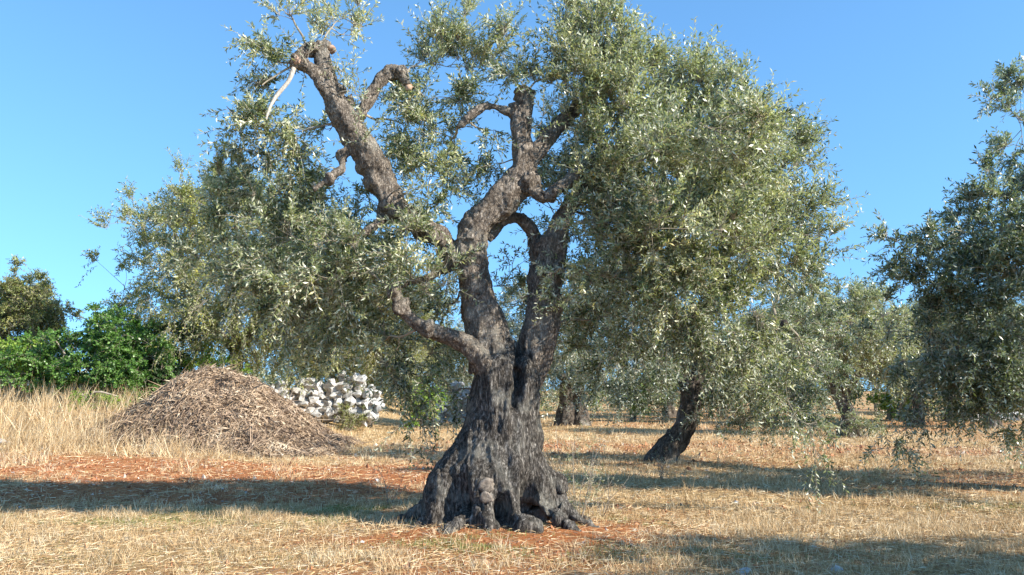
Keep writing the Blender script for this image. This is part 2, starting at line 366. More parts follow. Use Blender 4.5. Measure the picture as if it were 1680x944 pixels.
# ------------------------------------------------------------------ foliage
def rand_dir(n): return norm(rng.normal(size=(n, 3)))
def foliage(centres, leaf=.06, lpt=22, stem_r=.0034):
    """centres: list of dict c, r(3), n (twigs), up, droop, tl (twig length). returns twig Geo, leaf Geo, sub points"""
    tw, lf, subs = Geo(), Geo(), []
    for cl in centres:
        c = np.asarray(cl['c'], float); r = np.asarray(cl['r'], float); n = int(cl['n']); up = cl.get('up', .3); tl = cl.get('tl', .38)
        ns = max(2, n // 11)
        S = rand_dir(ns) * (rng.random((ns, 1)) ** .45) * r + c
        subs.append((c, S))
        k = rng.integers(0, ns, n)
        O = S[k] + rng.normal(size=(n, 3)) * r * .06
        out = norm((O - c) / r + 1e-6)
        D = norm(out * .7 + rand_dir(n) * .85 + np.array([0, 0, 1]) * up + cl.get('dir', np.zeros(3)))
        Ln = tl * rng.uniform(.5, 1.3, n)
        droop = cl.get('droop', .25) * rng.uniform(.4, 1.4, n)
        K = 5; t = np.linspace(0, 1, K)
        P = O[:, None] + D[:, None] * (Ln[:, None] * t)[..., None]
        P[:, :, 2] -= (droop[:, None] * Ln[:, None] * t ** 2)
        P += (rng.normal(size=(n, 1, 3)) * .12) * (Ln[:, None] * t ** 2)[..., None]
        tw.add(*tubes(P, stem_r * (1.15 - .8 * t)[None] * np.ones((n, 1)) * (leaf / .06), 3)[:2])
        # leaves
        tt = np.clip(np.linspace(.12, 1.0, lpt)[None] + rng.normal(size=(n, lpt)) * .015, .02, 1)
        seg = np.clip((tt * (K - 1)).astype(int), 0, K - 2); fr = tt * (K - 1) - seg
        ii = np.arange(n)[:, None]
        A = P[ii, seg] * (1 - fr[..., None]) + P[ii, seg + 1] * fr[..., None]
        T = norm(P[ii, seg + 1] - P[ii, seg])
        ref = norm(np.cross(T, rng.normal(size=(n, 1, 3)) + np.zeros_like(T)))
        ref2 = np.cross(T, ref); j = np.arange(lpt)
        ang = (j % 2) * math.pi + (j // 2 % 2) * math.pi / 2
        ang = ang[None] + rng.normal(size=(n, lpt)) * .5
        side = ref * np.cos(ang)[..., None] + ref2 * np.sin(ang)[..., None]
        ca = rng.uniform(.45, .95, (n, lpt))[..., None]
        ax = norm(T * ca + side * (1.15 - ca * .5) + rng.normal(size=A.shape) * .15)
        nr = norm(np.cross(np.cross(ax, T * .6 + np.array([0, 0, .35]) + rng.normal(size=A.shape) * .75), ax))
        sw = np.cross(nr, ax)
        l = leaf * rng.uniform(.6, 1.25, (n, lpt))[..., None]; w = l * cl.get('wr', .145)
        bend = -nr * l * rng.uniform(0, .2, (n, lpt))[..., None]
        v = np.stack([A, A + ax * l * .5 + sw * w, A + ax * l + bend, A + ax * l * .5 - sw * w], 2).reshape(-1, 3)
        m = n * lpt
        # normal of (0,1,2,3): ax*..x -> order chosen so face normal = nr
        q = np.arange(m * 4).reshape(-1, 4)[:, ::-1]
        tr = np.clip(.42 + rng.normal(0, .17, ns)[k][:, None] + rng.normal(0, .12, (n, 1)) + rng.normal(0, .15, (n, lpt)) + cl.get('tone', 0), 0, 1)
        lf.add(v, q[:, ::-1] if False else q, None, np.repeat(tr.ravel(), 4))
    return tw, lf, subs

def branches(tw, subs, skel, srad, r0=.02, scale=1):
    """thin branches grown one after another: each cluster hangs on the nearest wood already there"""
    K = 9; t = np.linspace(0, 1, K)
    wood = np.array(skel); wr = np.full(len(wood), r0 * 1.5)
    order = np.argsort([np.linalg.norm(skel - c, axis=1).min() for c, _ in subs])
    for q in order:
        c, S = subs[q]
        dv = c - wood; L0 = np.linalg.norm(dv, axis=1)
        cost = L0 + np.maximum(0, wood[:, 2] - c[2]) * .5 + rng.random(len(wood)) * .12 * L0 + .05 * r0 / wr
        k = cost.argmin(); a = wood[k]; L = L0[k]; rs = min(wr[k] * .85, r0 * (.6 + .5 * L))
        mid = (a + c) / 2 + rng.normal(size=3) * L * .14 + np.array([0, 0, L * .08])
        P = (1 - t)[:, None] ** 2 * a + 2 * (t * (1 - t))[:, None] * mid + t[:, None] ** 2 * c
        P += (np.sin(t * math.pi)[:, None]) * np.stack([vnoise(P * 5 + 9 * m, 40 + m) for m in range(3)], 1) * L * .09
        rr = np.maximum(rs * (1 - .55 * t), .004)
        V, Q, _ = tubes(P[None], rr[None], 7); tw.add(V, Q)
        wood = np.concatenate([wood, P[2:]]); wr = np.concatenate([wr, rr[2:]])
        n = len(S); k = rng.integers(4, K, n); A = P[k]
        M = (A + S) / 2 + rng.normal(size=(n, 3)) * np.linalg.norm(S - A, axis=1)[:, None] * .14
        t2 = np.linspace(0, 1, 5)[None, :, None]
        PP = (1 - t2) ** 2 * A[:, None] + 2 * t2 * (1 - t2) * M[:, None] + t2 ** 2 * S[:, None]
        V, Q, _ = tubes(PP, (r0 * .3 * (1 - .6 * np.linspace(0, 1, 5)))[None] * np.ones((n, 1)), 4); tw.add(V, Q)

def crown_parts(root, centres, skel, srad, leafmat, leaf=.06, lpt=22, r0=.02):
    tw, lf, subs = foliage(centres, leaf, lpt)
    branches(tw, subs, skel, srad, r0)
    link('twigs', tw.mesh('twigs'), M_TWIG, root)
    return link('foliage', lf.mesh('foliage'), leafmat, root)

# ------------------------------------------------------------------ main olive tree
Y0 = 9.75; PXM = FPX / Y0
base = np.array([at(812, 850, Y0)[0], Y0, gz(-.2, Y0)])
def PL(lst, nseg=7, Y=Y0, b=base, ppm=PXM):
    """(px, py, dY, radius px) -> local path and radii"""
    A = np.array([[*(at(p[0], p[1], Y + p[2]) - b), p[3] / ppm] for p in lst]); S = spline(A, nseg)
    return S[:, :3], np.maximum(S[:, 3], .012)
def piece(nm, lst, **k): P, r = PL(lst, **k); return (nm, P, r * (.84 if nm == 'limb' else 1))

A_ = [(812, 600, .05, 46), (797, 550, .02, 42), (787, 500, .0, 37), (777, 450, -.03, 31), (770, 410, -.03, 29), (778, 372, -.02, 30), (805, 342, 0, 32), (838, 312, .02, 33), (860, 280, .03, 28), (858, 240, .05, 21), (857, 195, .05, 18), (868, 148, .06, 14)]
pieces = [
    piece('trunk', [(822, 760, 0, 62), (824, 720, 0, 56), (826, 680, .0, 53), (829, 640, .0, 52), (831, 605, .02, 46), (832, 580, .04, 30), (834, 560, .06, 10)]),
    piece('limb', A_),
    piece('limb', [(866, 270, .05, 16), (888, 238, .1, 17), (912, 210, .2, 15), (945, 178, .3, 12), (985, 140, .4, 8)]),
    piece('limb', [(862, 290, -.05, 14), (890, 322, -.1, 12), (925, 303, -.05, 12), (975, 262, .1, 9), (1040, 235, .3, 7)]),
    piece('limb', [(857, 190, .05, 8), (825, 180, 0, 8), (798, 174, -.05, 7), (772, 190, -.1, 6), (750, 208, -.1, 4)]),
    piece('limb', [(846, 650, .12, 26), (862, 610, .13, 36), (878, 568, .14, 37), (890, 520, .16, 33), (897, 470, .17, 30), (905, 420, .18, 27), (917, 372, .22, 22), (945, 325, .3, 15), (1000, 280, .4, 10), (1070, 250, .5, 6)]),
    piece('limb', [(858, 600, .2, 18), (876, 505, .34, 17), (880, 430, .38, 15), (876, 385, .38, 13), (850, 358, .3, 10), (822, 368, .2, 9), (800, 395, .12, 9)]),
    piece('limb', [(778, 450, .0, 20), (748, 415, -.03, 19), (712, 385, -.08, 19), (672, 362, -.1, 20), (644, 335, -.12, 25), (625, 292, -.15, 27), (598, 245, -.18, 27), (568, 200, -.2, 25), (548, 165, -.2, 20), (537, 130, -.2, 16), (529, 95, -.2, 15), (523, 80, -.2, 13)]),
    piece('limb', [(550, 172, -.2, 13), (528, 140, -.26, 13), (505, 112, -.3, 11), (478, 104, -.34, 7)]),
    piece('limb', [(532, 84, -.2, 11), (512, 80, -.26, 10), (484, 98, -.34, 8)]),
    piece('limb', [(580, 205, -.18, 11), (596, 182, -.12, 12), (612, 152, -.06, 13), (634, 124, -.02, 13), (655, 118, 0, 11), (668, 140, 0, 8)]),
    piece('limb', [(640, 340, -.1, 9), (620, 368, -.2, 8), (592, 386, -.3, 6), (555, 400, -.45, 4)]),
    piece('limb', [(592, 238, -.2, 9), (563, 254, -.25, 9), (560, 276, -.3, 7), (538, 294, -.35, 6), (515, 312, -.4, 4)]),
    piece('limb', [(768, 436, 0, 9), (738, 437, -.1, 10), (700, 455, -.25, 7), (650, 470, -.4, 5)]),
    piece('limb', [(800, 600, -.15, 24), (770, 568, -.22, 17), (732, 550, -.3, 14), (692, 536, -.38, 12), (662, 508, -.42, 11), (643, 470, -.48, 9)]),
]
# flaring, buttressed trunk foot as rings
rows = [(572, 815, 850, .10), (592, 796, 870, .22), (622, 784, 884, .30), (660, 775, 880, .33), (700, 763, 876, .37), (730, 748, 882, .43), (760, 728, 893, .50), (785, 714, 902, .56), (810, 708, 908, .60), (830, 704, 908, .62), (850, 696, 918, .66), (878, 688, 930, .70)]
g_v = []; NS = 96
ang = np.arange(NS) * 2 * math.pi / NS
for (yy, xl, xr, dep) in rows:
    cx = (xl + xr) / 2; c = at(cx, yy, Y0) - base; hw = (xr - xl) / 2 / PXM
    low = float(sstep(700, 860, yy))
    lob = 1 + low * (.10 * np.cos(ang * 5 + .6) + .07 * np.cos(ang * 8 + 2.1)) + .03 * np.cos(ang * 3 + 1) + low * .05 * np.cos(ang * 13 + 1)
    g_v.append(np.stack([c[0] + hw * np.cos(ang) * (1 + (lob - 1) * .5), c[1] + dep * np.sin(ang) * lob, np.full(NS, c[2])], 1))
Kr = len(g_v); GV = np.concatenate(g_v); ix = np.arange(Kr * NS).reshape(Kr, NS); A, B = ix[1:], ix[:-1]
GQ = np.stack([A, np.roll(A, -1, 1), np.roll(B, -1, 1), B], -1).reshape(-1, 4)
GV = np.concatenate([GV, [g_v[0].mean(0), g_v[-1].mean(0)]]); t0, t1 = Kr * NS, Kr * NS + 1
GT = np.concatenate([np.stack([np.full(NS, t0), ix[0], np.roll(ix[0], -1)], 1), np.stack([np.full(NS, t1), np.roll(ix[-1], -1), ix[-1]], 1)])
extra = [(GV, GQ, GT)]
def tube_pts(pts, rads, s):
    A = spline(np.concatenate([np.array(pts, float), np.array(rads, float)[:, None]], 1), 6); return tube_solid(A[:, :3], A[:, 3], seed=s)
roots = [  # azimuth, start radius, end radius, height, thickness
    (-176, .48, .96, .20, .10), (-150, .46, .84, .22, .09), (-118, .46, .78, .22, .10), (-92, .44, .74, .2, .09), (-62, .46, .80, .2, .09),
    (-34, .48, .92, .20, .085), (-12, .48, .94, .2, .08), (14, .48, .90, .2, .09), (60, .45, .9, .2, .1), (110, .45, .9, .2, .1), (150, .45, .9, .2, .1)]
for i, (az, r0, r1, h, th) in enumerate(roots):
    a = R(az); u = np.array([math.cos(a), math.sin(a), 0]); w = np.array([-u[1], u[0], 0])
    extra.append(tube_pts([u * (r0 * .7) + [0, 0, h + .35], u * r0 + [0, 0, h], u * (r0 + (r1 - r0) * .5) + w * .04 + [0, 0, h * .42], u * r1 - w * .03 + [0, 0, .0], u * (r1 + .22) + [0, 0, -.10]], [th * .8, th, th * .85, th * .55, th * .3], 60 + i))
knots = [(797, 795, -.66, 15), (798, 817, -.70, 12), (722, 794, -.42, 13), (905, 795, -.22, 14), (842, 770, -.50, 14), (760, 775, -.46, 14)]
def blob(c, r, seed, sq=(1, 1, 1), sub=3, amp=.15):
    import bmesh
    bm = bmesh.new(); bmesh.ops.create_icosphere(bm, subdivisions=sub, radius=1)
    V = np.array([v.co[:] for v in bm.verts]); T = np.array([[v.index for v in f.verts] for f in bm.faces]); bm.free()
    w = 1 + amp * vnoise(V * 1.3 + seed * 7.7, 50) + amp * .5 * vnoise(V * 3.1 + seed * 3.3, 51)
    return V * w[:, None] * r * np.array(sq) + c, None, T
for i, (px, py, dy, r) in enumerate(knots[2:]): extra.append(blob(at(px, py, Y0 + dy + .12) - base, r * 1.15 / PXM, i))
# carved hollows: (centre px, py, dY, half sizes m, depth)
hol = [(868, 834, -.62, .085, .33, .30), (852, 600, -.35, .05, .34, .20), (822, 838, -.66, .07, .13, .22), (768, 838, -.6, .05, .12, .16), (845, 655, -.35, .05, .14, .12), (760, 815, -.6, .06, .18, .12), (885, 850, -.6, .06, .12, .12)]
for i, (px, py, dy, r) in enumerate([(641, 122, 0, 13), (657, 118, 0, 12), (500, 108, -.3, 11), (556, 150, -.2, 11), (572, 168, -.18, 11), (528, 78, -.2, 14), (512, 80, -.26, 11), (858, 160, .05, 15), (846, 182, .05, 12), (902, 322, -.08, 14), (868, 300, -.02, 19), (640, 340, -.12, 24), (598, 262, -.18, 20), (618, 300, -.15, 20),
        (772, 395, -.03, 21), (690, 372, -.08, 18), (735, 412, -.05, 17), (905, 400, .2, 22), (893, 500, .17, 28), (776, 478, -.02, 24), (660, 505, -.42, 13), (700, 538, -.38, 13), (645, 478, -.48, 12), (562, 256, -.25, 11), (540, 294, -.35, 8)]):
    extra.append(blob(at(px, py, Y0 + dy) - base, r / PXM, 300 + i, (1, 1, 1), 3, .45))
HC = [(at(a, b, Y0 + c) - base, sx, sz, dp) for a, b, c, sx, sz, dp in hol]
def disp_main(V):
    tr = sstep(2.5, 1.6, V[:, 2])
    rid = 1 - np.abs(vnoise(V * np.array([9, 9, 1.8]), 60)) * 2
    rid2 = 1 - np.abs(vnoise(V * np.array([21, 21, 5]), 61)) * 2
    low = sstep(1.0, .3, V[:, 2])
    d = tr * (.022 * rid + .012 * rid2) + (1 - tr) * (.020 * vnoise(V * 5.5, 62) + .014 * vnoise(V * 13, 64) + .007 * (1 - 2 * np.abs(vnoise(V * 27, 67)))) + .005 * vnoise(V * 40, 63)
    d += low * sstep(1.15, .62, np.hypot(V[:, 0], V[:, 1])) * (.055 * (1 - 2 * np.abs(vnoise(V * np.array([5, 5, 1.3]), 65))) + .022 * (1 - 2 * np.abs(vnoise(V * np.array([14, 14, 3]), 66))))
    front = V[:, 1] < .05
    for c, sx, sz, dp in HC:
        q = (((V[:, 0] - c[0]) / sx) ** 2 + ((V[:, 2] - c[2]) / sz) ** 2) * (1 + .40 * vnoise(V * np.array([8, 8, 4]), 68))
        d -= dp * np.exp(-q ** 1.6) * front
    return d
ROOT = empty('olive_tree', base, 'huge old olive tree with gnarled flared trunk and pruned twisting limbs in the middle', 'olive tree', 'olive trees of the grove')
parts = bark_body(ROOT, pieces, .014, (M_BARK, M_LIMB), disp_main, extra)
for i in (0, 1):
    px, py, dy, r = knots[i]
    V_, _, T_ = blob(at(px, py, Y0 + dy + .05) - base, r * .72 / PXM, 20 + i, (1.1, .5, .9), 3, .4); gk = Geo(); gk.add(V_, None, T_)
    link('knot', gk.mesh('knot', True), M_KNOT, ROOT)
V_, _, T_ = blob(at(907, 805, Y0 - .16) - base, 11 / PXM, 9, (.8, .7, 1.2), 3, .3); gk = Geo(); gk.add(V_, None, T_); link('knot', gk.mesh('knot', True), M_KNOT, ROOT)
for (px, py, dy, r, ax) in [(546, 80, -.2, 7, (1, -.3, .3)), (484, 101, -.36, 7.5, (-1, -.35, -.7)), (670, 145, 0, 7, (.4, -.5, -.8)), (566, 164, -.2, 6, (.6, -.3, .7))]:
    c = at(px, py, Y0 + dy) - base; a = norm(np.array(ax, float)); A = np.array([c - a * .05, c - a * .01, c + a * .025]); V_, Q_, T_ = tube_solid(A, np.array([r, r, r * .75]) * .85 / PXM, 16, .5, seed=int(px))
    gk = Geo(); gk.add(V_, Q_, T_); o = link('cut_stub', gk.mesh('cut_stub', True), M_CUT, ROOT)
P_, r_ = PL([(482, 112, -.36, 4), (473, 134, -.4, 3.6), (455, 156, -.45, 3.6), (443, 176, -.5, 2.6), (434, 205, -.55, 1.4)])
gk = Geo(); gk.add(*tube_solid(P_, r_, 10, .2)); link('dead_branch', gk.mesh('dead_branch', True), M_DEADWOOD, ROOT)
skel = np.concatenate([p[1] for p in pieces[1:]]); srad = None

def CL(lst, Y=Y0, b=base, ppm=PXM):
    out = []
    for c in lst:
        px, py, dy, r, n = c[:5]; kw = c[5] if len(c) > 5 else {}
        rr = r / ppm; d = dict(c=at(px, py, Y + dy) - b, r=(rr, rr * kw.pop('dep', 1.0), rr * kw.pop('vr', 1.0)), n=n); d.update(kw); out.append(d)
    return out
UPR = dict(up=1.1, droop=.05, tl=.45); 
def U(**k): d = dict(UPR); d.update(k); return d
DR = dict(up=-.2, droop=.45, tl=.4)
def D_(**k): d = dict(DR); d.update(k); return d
main_cl = [
    # top left, thin sprays
    (432, 62, -.3, 28, 34, dict(up=.5)), (468, 22, -.3, 22, 22, U()), (450, 100, -.3, 28, 34, {}), (486, 5, -.2, 18, 10, U()),
    (548, 40, -.1, 26, 24, U(tone=.2)), (590, 25, .0, 26, 24, U(tone=.2)), (575, 58, .1, 22, 16, dict(tone=.2)), (512, 35, -.1, 16, 9, U()), (562, 118, .1, 16, 9, U(tone=.2)),
    (395, 195, -.4, 36, 42, dict(droop=.5)), (372, 175, -.3, 20, 14, {}), (440, 210, -.3, 38, 60, dict(droop=.4)), (498, 215, -.1, 34, 80, dict(up=0, tone=.15, droop=.5)), (430, 140, -.4, 30, 34, {}),
    (500, 258, .1, 36, 56, D_()), (455, 260, .2, 32, 36, D_()), (404, 245, 0, 28, 18, D_()), (540, 215, .5, 26, 20, {}),
    # left middle
    (362, 312, .2, 30, 40, U(tl=.32)), (405, 300, .4, 36, 56, U(tl=.35)), (345, 345, .3, 34, 46, {}), (450, 320, .1, 44, 70, {}), (395, 360, .5, 52, 100, {}), (450, 390, -.1, 52, 110, {}),
    (510, 335, .3, 42, 60, {}), (560, 330, .5, 40, 56, {}), (530, 395, -.2, 50, 100, {}), (340, 420, .4, 40, 56, {}), (400, 440, .2, 50, 90, {}),
    (470, 460, -.2, 50, 105, dict(droop=.4)), (540, 460, -.4, 52, 120, dict(droop=.4)), (600, 440, -.4, 48, 100, {}), (590, 380, .1, 40, 55, {}),
    (430, 510, .3, 46, 70, dict(droop=.5)), (500, 530, -.1, 50, 95, D_()), (570, 530, -.3, 50, 110, D_()), (620, 500, -.4, 46, 90, {}), (630, 560, -.5, 46, 90, D_()),
    (625, 600, -.4, 36, 44, D_()), (690, 600, -.3, 36, 46, D_()), (700, 640, -.35, 32, 40, D_()), (680, 690, -.35, 20, 9, D_(up=-1)), (745, 645, -.2, 18, 10, D_(up=-.8)),
    (665, 420, -.4, 44, 80, {}), (700, 470, -.4, 44, 75, {}), (690, 400, .3, 40, 50, {}), (735, 510, .3, 36, 40, {}), (720, 560, .6, 40, 50, D_()),
    # centre
    (700, 55, .3, 26, 34, U()), (742, 50, .3, 30, 60, U()), (760, 25, .3, 18, 22, U()), (715, 105, .3, 40, 80, U()), (760, 110, .4, 36, 60, U()), (700, 165, .3, 44, 90, {}), (752, 165, .3, 38, 70, {}),
    (690, 225, .2, 46, 100, {}), (735, 235, .3, 40, 75, {}), (655, 200, .4, 30, 34, {}), (655, 255, .3, 34, 46, {}), (700, 290, .2, 42, 85, {}), (700, 345, .2, 36, 55, {}), (745, 300, .4, 22, 16, {}),
    (830, 45, .1, 20, 22, U()), (815, 80, .2, 24, 28, U()), (870, 110, .2, 34, 42, U()), (840, 130, .1, 30, 36, {}), (905, 130, .2, 30, 50, U()), (785, 255, .3, 26, 18, D_()), (815, 270, .2, 26, 20, D_()), (800, 215, .2, 24, 14, D_()),
    (840, 430, .9, 34, 16, {}), (810, 470, .9, 26, 14, {}), (855, 490, .9, 30, 24, {}), (740, 410, .9, 36, 26, {}),
    # right dense
    (950, 28, .2, 30, 70, U()), (990, 38, .3, 32, 80, U()), (1012, 70, .3, 28, 55, U()), (940, 80, .2, 36, 100, U()), (985, 100, .2, 42, 130, U()), (1040, 120, .4, 38, 90, U()), (955, 150, .1, 44, 130, U()), (1010, 170, .1, 48, 140, U()),
    (1080, 150, .4, 40, 90, U()), (1130, 140, .6, 38, 75, U()), (1180, 165, .6, 40, 85, U()), (1215, 150, .8, 30, 42, U()), (950, 220, -.1, 46, 110, {}), (1005, 240, -.2, 50, 140, {}), (1070, 215, .1, 52, 140, U()), (1130, 210, .3, 50, 130, U()),
    (1190, 230, .4, 50, 125, U()), (1245, 215, .5, 40, 70, U()), (1290, 235, .6, 38, 60, U()), (1320, 265, .7, 30, 34, {}), (960, 290, -.1, 48, 90, {}), (1020, 310, -.3, 54, 150, {}), (1090, 290, -.3, 56, 150, {}), (1150, 300, -.1, 56, 150, {}),
    (1210, 300, .1, 52, 130, {}), (1270, 290, .4, 48, 95, {}), (1320, 320, .5, 40, 65, {}), (1335, 330, .6, 22, 16, {}), (985, 370, -.3, 46, 100, {}), (1045, 385, -.4, 54, 140, {}), (1110, 370, -.4, 56, 150, {}), (1175, 375, -.3, 54, 140, {}),
    (1240, 375, 0, 52, 120, {}), (1300, 375, .3, 44, 80, {}), (1340, 400, .4, 30, 34, {}), (975, 450, -.2, 44, 80, {}), (1035, 460, -.3, 50, 110, {}), (1100, 450, -.4, 54, 130, {}), (1165, 450, -.3, 54, 125, {}), (1230, 445, -.1, 50, 105, {}), (1290, 440, .2, 44, 75, {}), (1325, 460, .2, 28, 26, {}),
    (985, 520, .2, 42, 60, D_()), (1040, 530, .1, 44, 70, D_()), (1110, 520, -.1, 48, 85, D_()), (1180, 520, -.1, 48, 85, D_()), (1240, 510, 0, 44, 70, D_()), (960, 590, .8, 34, 20, D_()), (1010, 590, .7, 38, 26, D_()),
    (930, 520, .9, 34, 16, {}), (930, 400, .8, 36, 20, {}), (1150, 580, .1, 40, 50, D_()), (1220, 570, .2, 40, 50, D_()), (1280, 560, .5, 40, 45, D_()), (1290, 630, .5, 36, 36, D_()), (1240, 640, .4, 34, 32, D_()), (1330, 700, .6, 18, 9, D_(up=-1)), (1337, 750, .6, 12, 7, D_(up=-1)), (1300, 685, .5, 22, 14, D_(up=-.8)),
]
# hidden outer back of the crown so that it has real depth
hid = []
for i in range(34):
    a = rng.uniform(0, 2 * math.pi); px = 1080 + 230 * math.cos(a) * rng.uniform(.2, 1); py = 330 + 170 * math.sin(a) * rng.uniform(.2, 1)
    hid.append((px, py, rng.uniform(.8, 1.9), 55, 50, {}))
for i in range(14):
    hid.append((rng.uniform(400, 620), rng.uniform(380, 540), rng.uniform(.6, 1.5), 50, 45, {}))
main_cl = [(c[:5] + (U(tl=.42, up=.85, droop=.1),)) if (c[0] > 900 and c[1] < 430 and not (len(c) > 5 and c[5])) else c for c in main_cl]
main_cl = [((c[0], c[1], c[2] + (.35 if c[0] > 920 and c[1] > 180 else (.6 if c[0] < 760 and c[1] > 470 else 0)), c[3], int(c[4] * (1.12 if c[0] > 930 else (.85 if (c[0] < 600 and c[1] < 330) else (.85 if c[0] < 760 and c[1] > 420 else .9))))) + tuple(c[5:])) for c in main_cl]
for i in range(14):       # near side of the crown
    hid.append((rng.uniform(1060, 1270), rng.uniform(190, 430), rng.uniform(-1.3, -.6), 40, 34, U(tl=.4, up=.6)))
hid += [(918, 440, -.2, 24, 14, {}), (935, 360, -.15, 26, 16, {}), (600, 222, -.45, 16, 7, U()), (655, 312, -.4, 18, 9, U()), (600, 180, -.2, 18, 12, U()), (885, 205, -.1, 18, 10, U()), (735, 420, -.35, 24, 16, U()), (925, 500, .0, 22, 12, {}), (500, 95, -.4, 14, 8, U()), (575, 150, -.3, 12, 6, U())]
fol = crown_parts(ROOT, CL(main_cl + hid), skel, srad, M_OLIVE, .066, 24, .018)

# ------------------------------------------------------------------ leaning olive behind
Y1 = 18.0; b1 = np.array([at(1092, 752, Y1)[0], Y1, gz(3.2, Y1)]); ppm1 = FPX / Y1
k1 = dict(Y=Y1, b=b1, ppm=ppm1)
T1 = empty('olive_tree', b1, 'olive tree with slanting trunk leaning right, behind the big gnarled one', 'olive tree', 'olive trees of the grove')
pc1 = [piece('trunk', [(1076, 775, 0, 27), (1091, 748, 0, 22), (1108, 722, 0, 18), (1127, 690, 0, 17), (1135, 655, 0, 17), (1133, 620, 0, 22), (1128, 580, 0, 20)], **k1),
       piece('limb', [(1128, 590, 0, 16), (1115, 540, .2, 13), (1090, 480, .4, 11), (1060, 420, .4, 8)], **k1),
       piece('limb', [(1128, 585, 0, 16), (1150, 530, .2, 13), (1180, 460, .2, 11), (1200, 380, .2, 8)], **k1),
       piece('limb', [(1134, 610, 0, 14), (1180, 580, -.4, 10), (1240, 550, -.6, 8), (1290, 530, -.8, 6)], **k1)]
def disp_small(V): return .03 * (1 - 2 * np.abs(vnoise(V * np.array([6, 6, 1.5]), 70))) + .02 * vnoise(V * 9, 71)
bark_body(T1, pc1, .03, (M_BARK2, M_BARK2), disp_small)
cl1 = []
for (px, py, r, n) in [(950, 590, 40, 45), (1000, 600, 45, 60), (1050, 590, 46, 70), (1110, 560, 48, 70), (1060, 520, 48, 70), (1000, 640, 36, 40), (1060, 640, 40, 50), (1090, 650, 34, 30), (980, 520, 44, 60), (1180, 580, 48, 80), (1240, 590, 48, 90), (1300, 590, 46, 90), (1200, 640, 42, 70),
                       (1250, 660, 40, 70), (1300, 650, 42, 70), (1340, 620, 38, 60), (1350, 570, 40, 55), (1320, 530, 42, 60), (1260, 520, 48, 70), (1180, 500, 50, 70), (1120, 440, 50, 60), (1200, 400, 50, 60), (1270, 430, 48, 60), (1310, 470, 40, 45), (1160, 640, 36, 45), (1340, 660, 30, 40), (1160, 690, 20, 8),
                       (1220, 700, 24, 18), (1100, 380, 50, 50), (1180, 330, 48, 50), (1250, 350, 46, 50), (1030, 440, 46, 55), (1150, 600, 40, 40), (1110, 610, 30, 20)]:
    cl1.append((px, py, rng.uniform(-1.6, .9), r, int(n * 1.9), D_() if py > 560 else {}))
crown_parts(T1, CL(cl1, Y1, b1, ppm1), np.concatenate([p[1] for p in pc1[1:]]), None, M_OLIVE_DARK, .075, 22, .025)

# ------------------------------------------------------------------ olive at the right edge (trunk outside the frame)
Y2 = 12.4; b2 = np.array([9.8, Y2, gz(9.8, Y2)]); ppm2 = FPX / Y2; k2 = dict(Y=Y2, b=b2, ppm=ppm2)
T2 = empty('olive_tree', b2, 'olive tree at the right edge, its grey green boughs hanging into view', 'olive tree', 'olive trees of the grove')
pc2 = [('trunk', *[a for a in PL([(1950, 850, 0, 60), (1950, 790, 0, 46), (1945, 700, 0, 36), (1950, 620, 0, 33)], **k2)]),
       ('limb', *PL([(1948, 640, 0, 24), (1880, 540, -.2, 18), (1790, 470, -.3, 13), (1690, 430, -.4, 8)], **k2)),
       ('limb', *PL([(1950, 630, 0, 24), (1930, 480, .2, 18), (1860, 340, .3, 13), (1780, 240, .2, 8), (1720, 180, .1, 5)], **k2)),
       ('limb', *PL([(1948, 650, 0, 20), (2010, 520, .2, 18), (2080, 400, .3, 12)], **k2)),
       ('limb', *PL([(1945, 640, 0, 18), (1860, 590, .3, 14), (1760, 570, .5, 10), (1640, 560, .5, 6)], **k2))]
bark_body(T2, pc2, .03, (M_BARK2, M_BARK2), disp_small)
cl2 = [(1478, 385, -.3, 26, 20, dict(up=.7)), (1465, 440, -.3, 24, 15, {}), (1500, 430, -.2, 32, 36, {}), (1530, 375, -.2, 28, 30, dict(up=.8)), (1545, 450, -.3, 40, 60, {}), (1500, 480, 0, 30, 30, {}), (1590, 350, -.2, 34, 48, dict(up=.8)), (1640, 310, -.2, 38, 75, dict(up=.8)),
       (1600, 400, -.3, 42, 85, {}), (1655, 370, -.2, 44, 100, {}), (1620, 455, -.4, 46, 110, {}), (1560, 500, -.3, 44, 75, {}), (1660, 440, -.2, 46, 110, {}), (1630, 510, -.4, 48, 110, {}), (1575, 555, -.4, 44, 85, D_()), (1515, 545, -.2, 38, 50, D_()), (1640, 570, -.4, 48, 105, D_()),
       (1480, 590, 0, 34, 36, D_()), (1530, 600, -.2, 38, 55, D_()), (1590, 610, -.3, 42, 75, D_()), (1650, 620, -.3, 44, 85, D_()), (1560, 650, -.1, 34, 42, D_()), (1610, 665, -.1, 34, 38, D_()), (1665, 670, 0, 34, 42, D_()), (1500, 650, .2, 26, 20, D_()),
       (1650, 150, .1, 24, 22, dict(up=.7)), (1672, 130, .1, 18, 14, dict(up=.7)), (1630, 160, 0, 14, 7, {}), (1665, 190, .1, 20, 18, {}), (1672, 250, 0, 30, 34, {}), (1462, 715, -.1, 16, 9, D_(up=-1)), (1490, 745, -.15, 12, 7, D_(up=-1)), (1440, 740, -.1, 10, 4, D_(up=-1)), (1520, 700, 0, 14, 6, D_(up=-1)), (1440, 500, .3, 20, 10, {}), (1455, 545, .3, 22, 12, {})]
cl2 = [(c[0], c[1], c[2], c[3], int(c[4] * (1.6 if c[0] > 1540 else 1.0))) + tuple(c[5:]) for c in cl2]
for i in range(60):
    a = rng.uniform(0, 2 * math.pi); e = rng.uniform(-.7, 1); rr = rng.uniform(.4, 1)
    cl2.append((1940 + 215 * rr * math.cos(a), 440 - 190 * e * rr, 2.0 * rr * math.sin(a), 60, 50, {}))
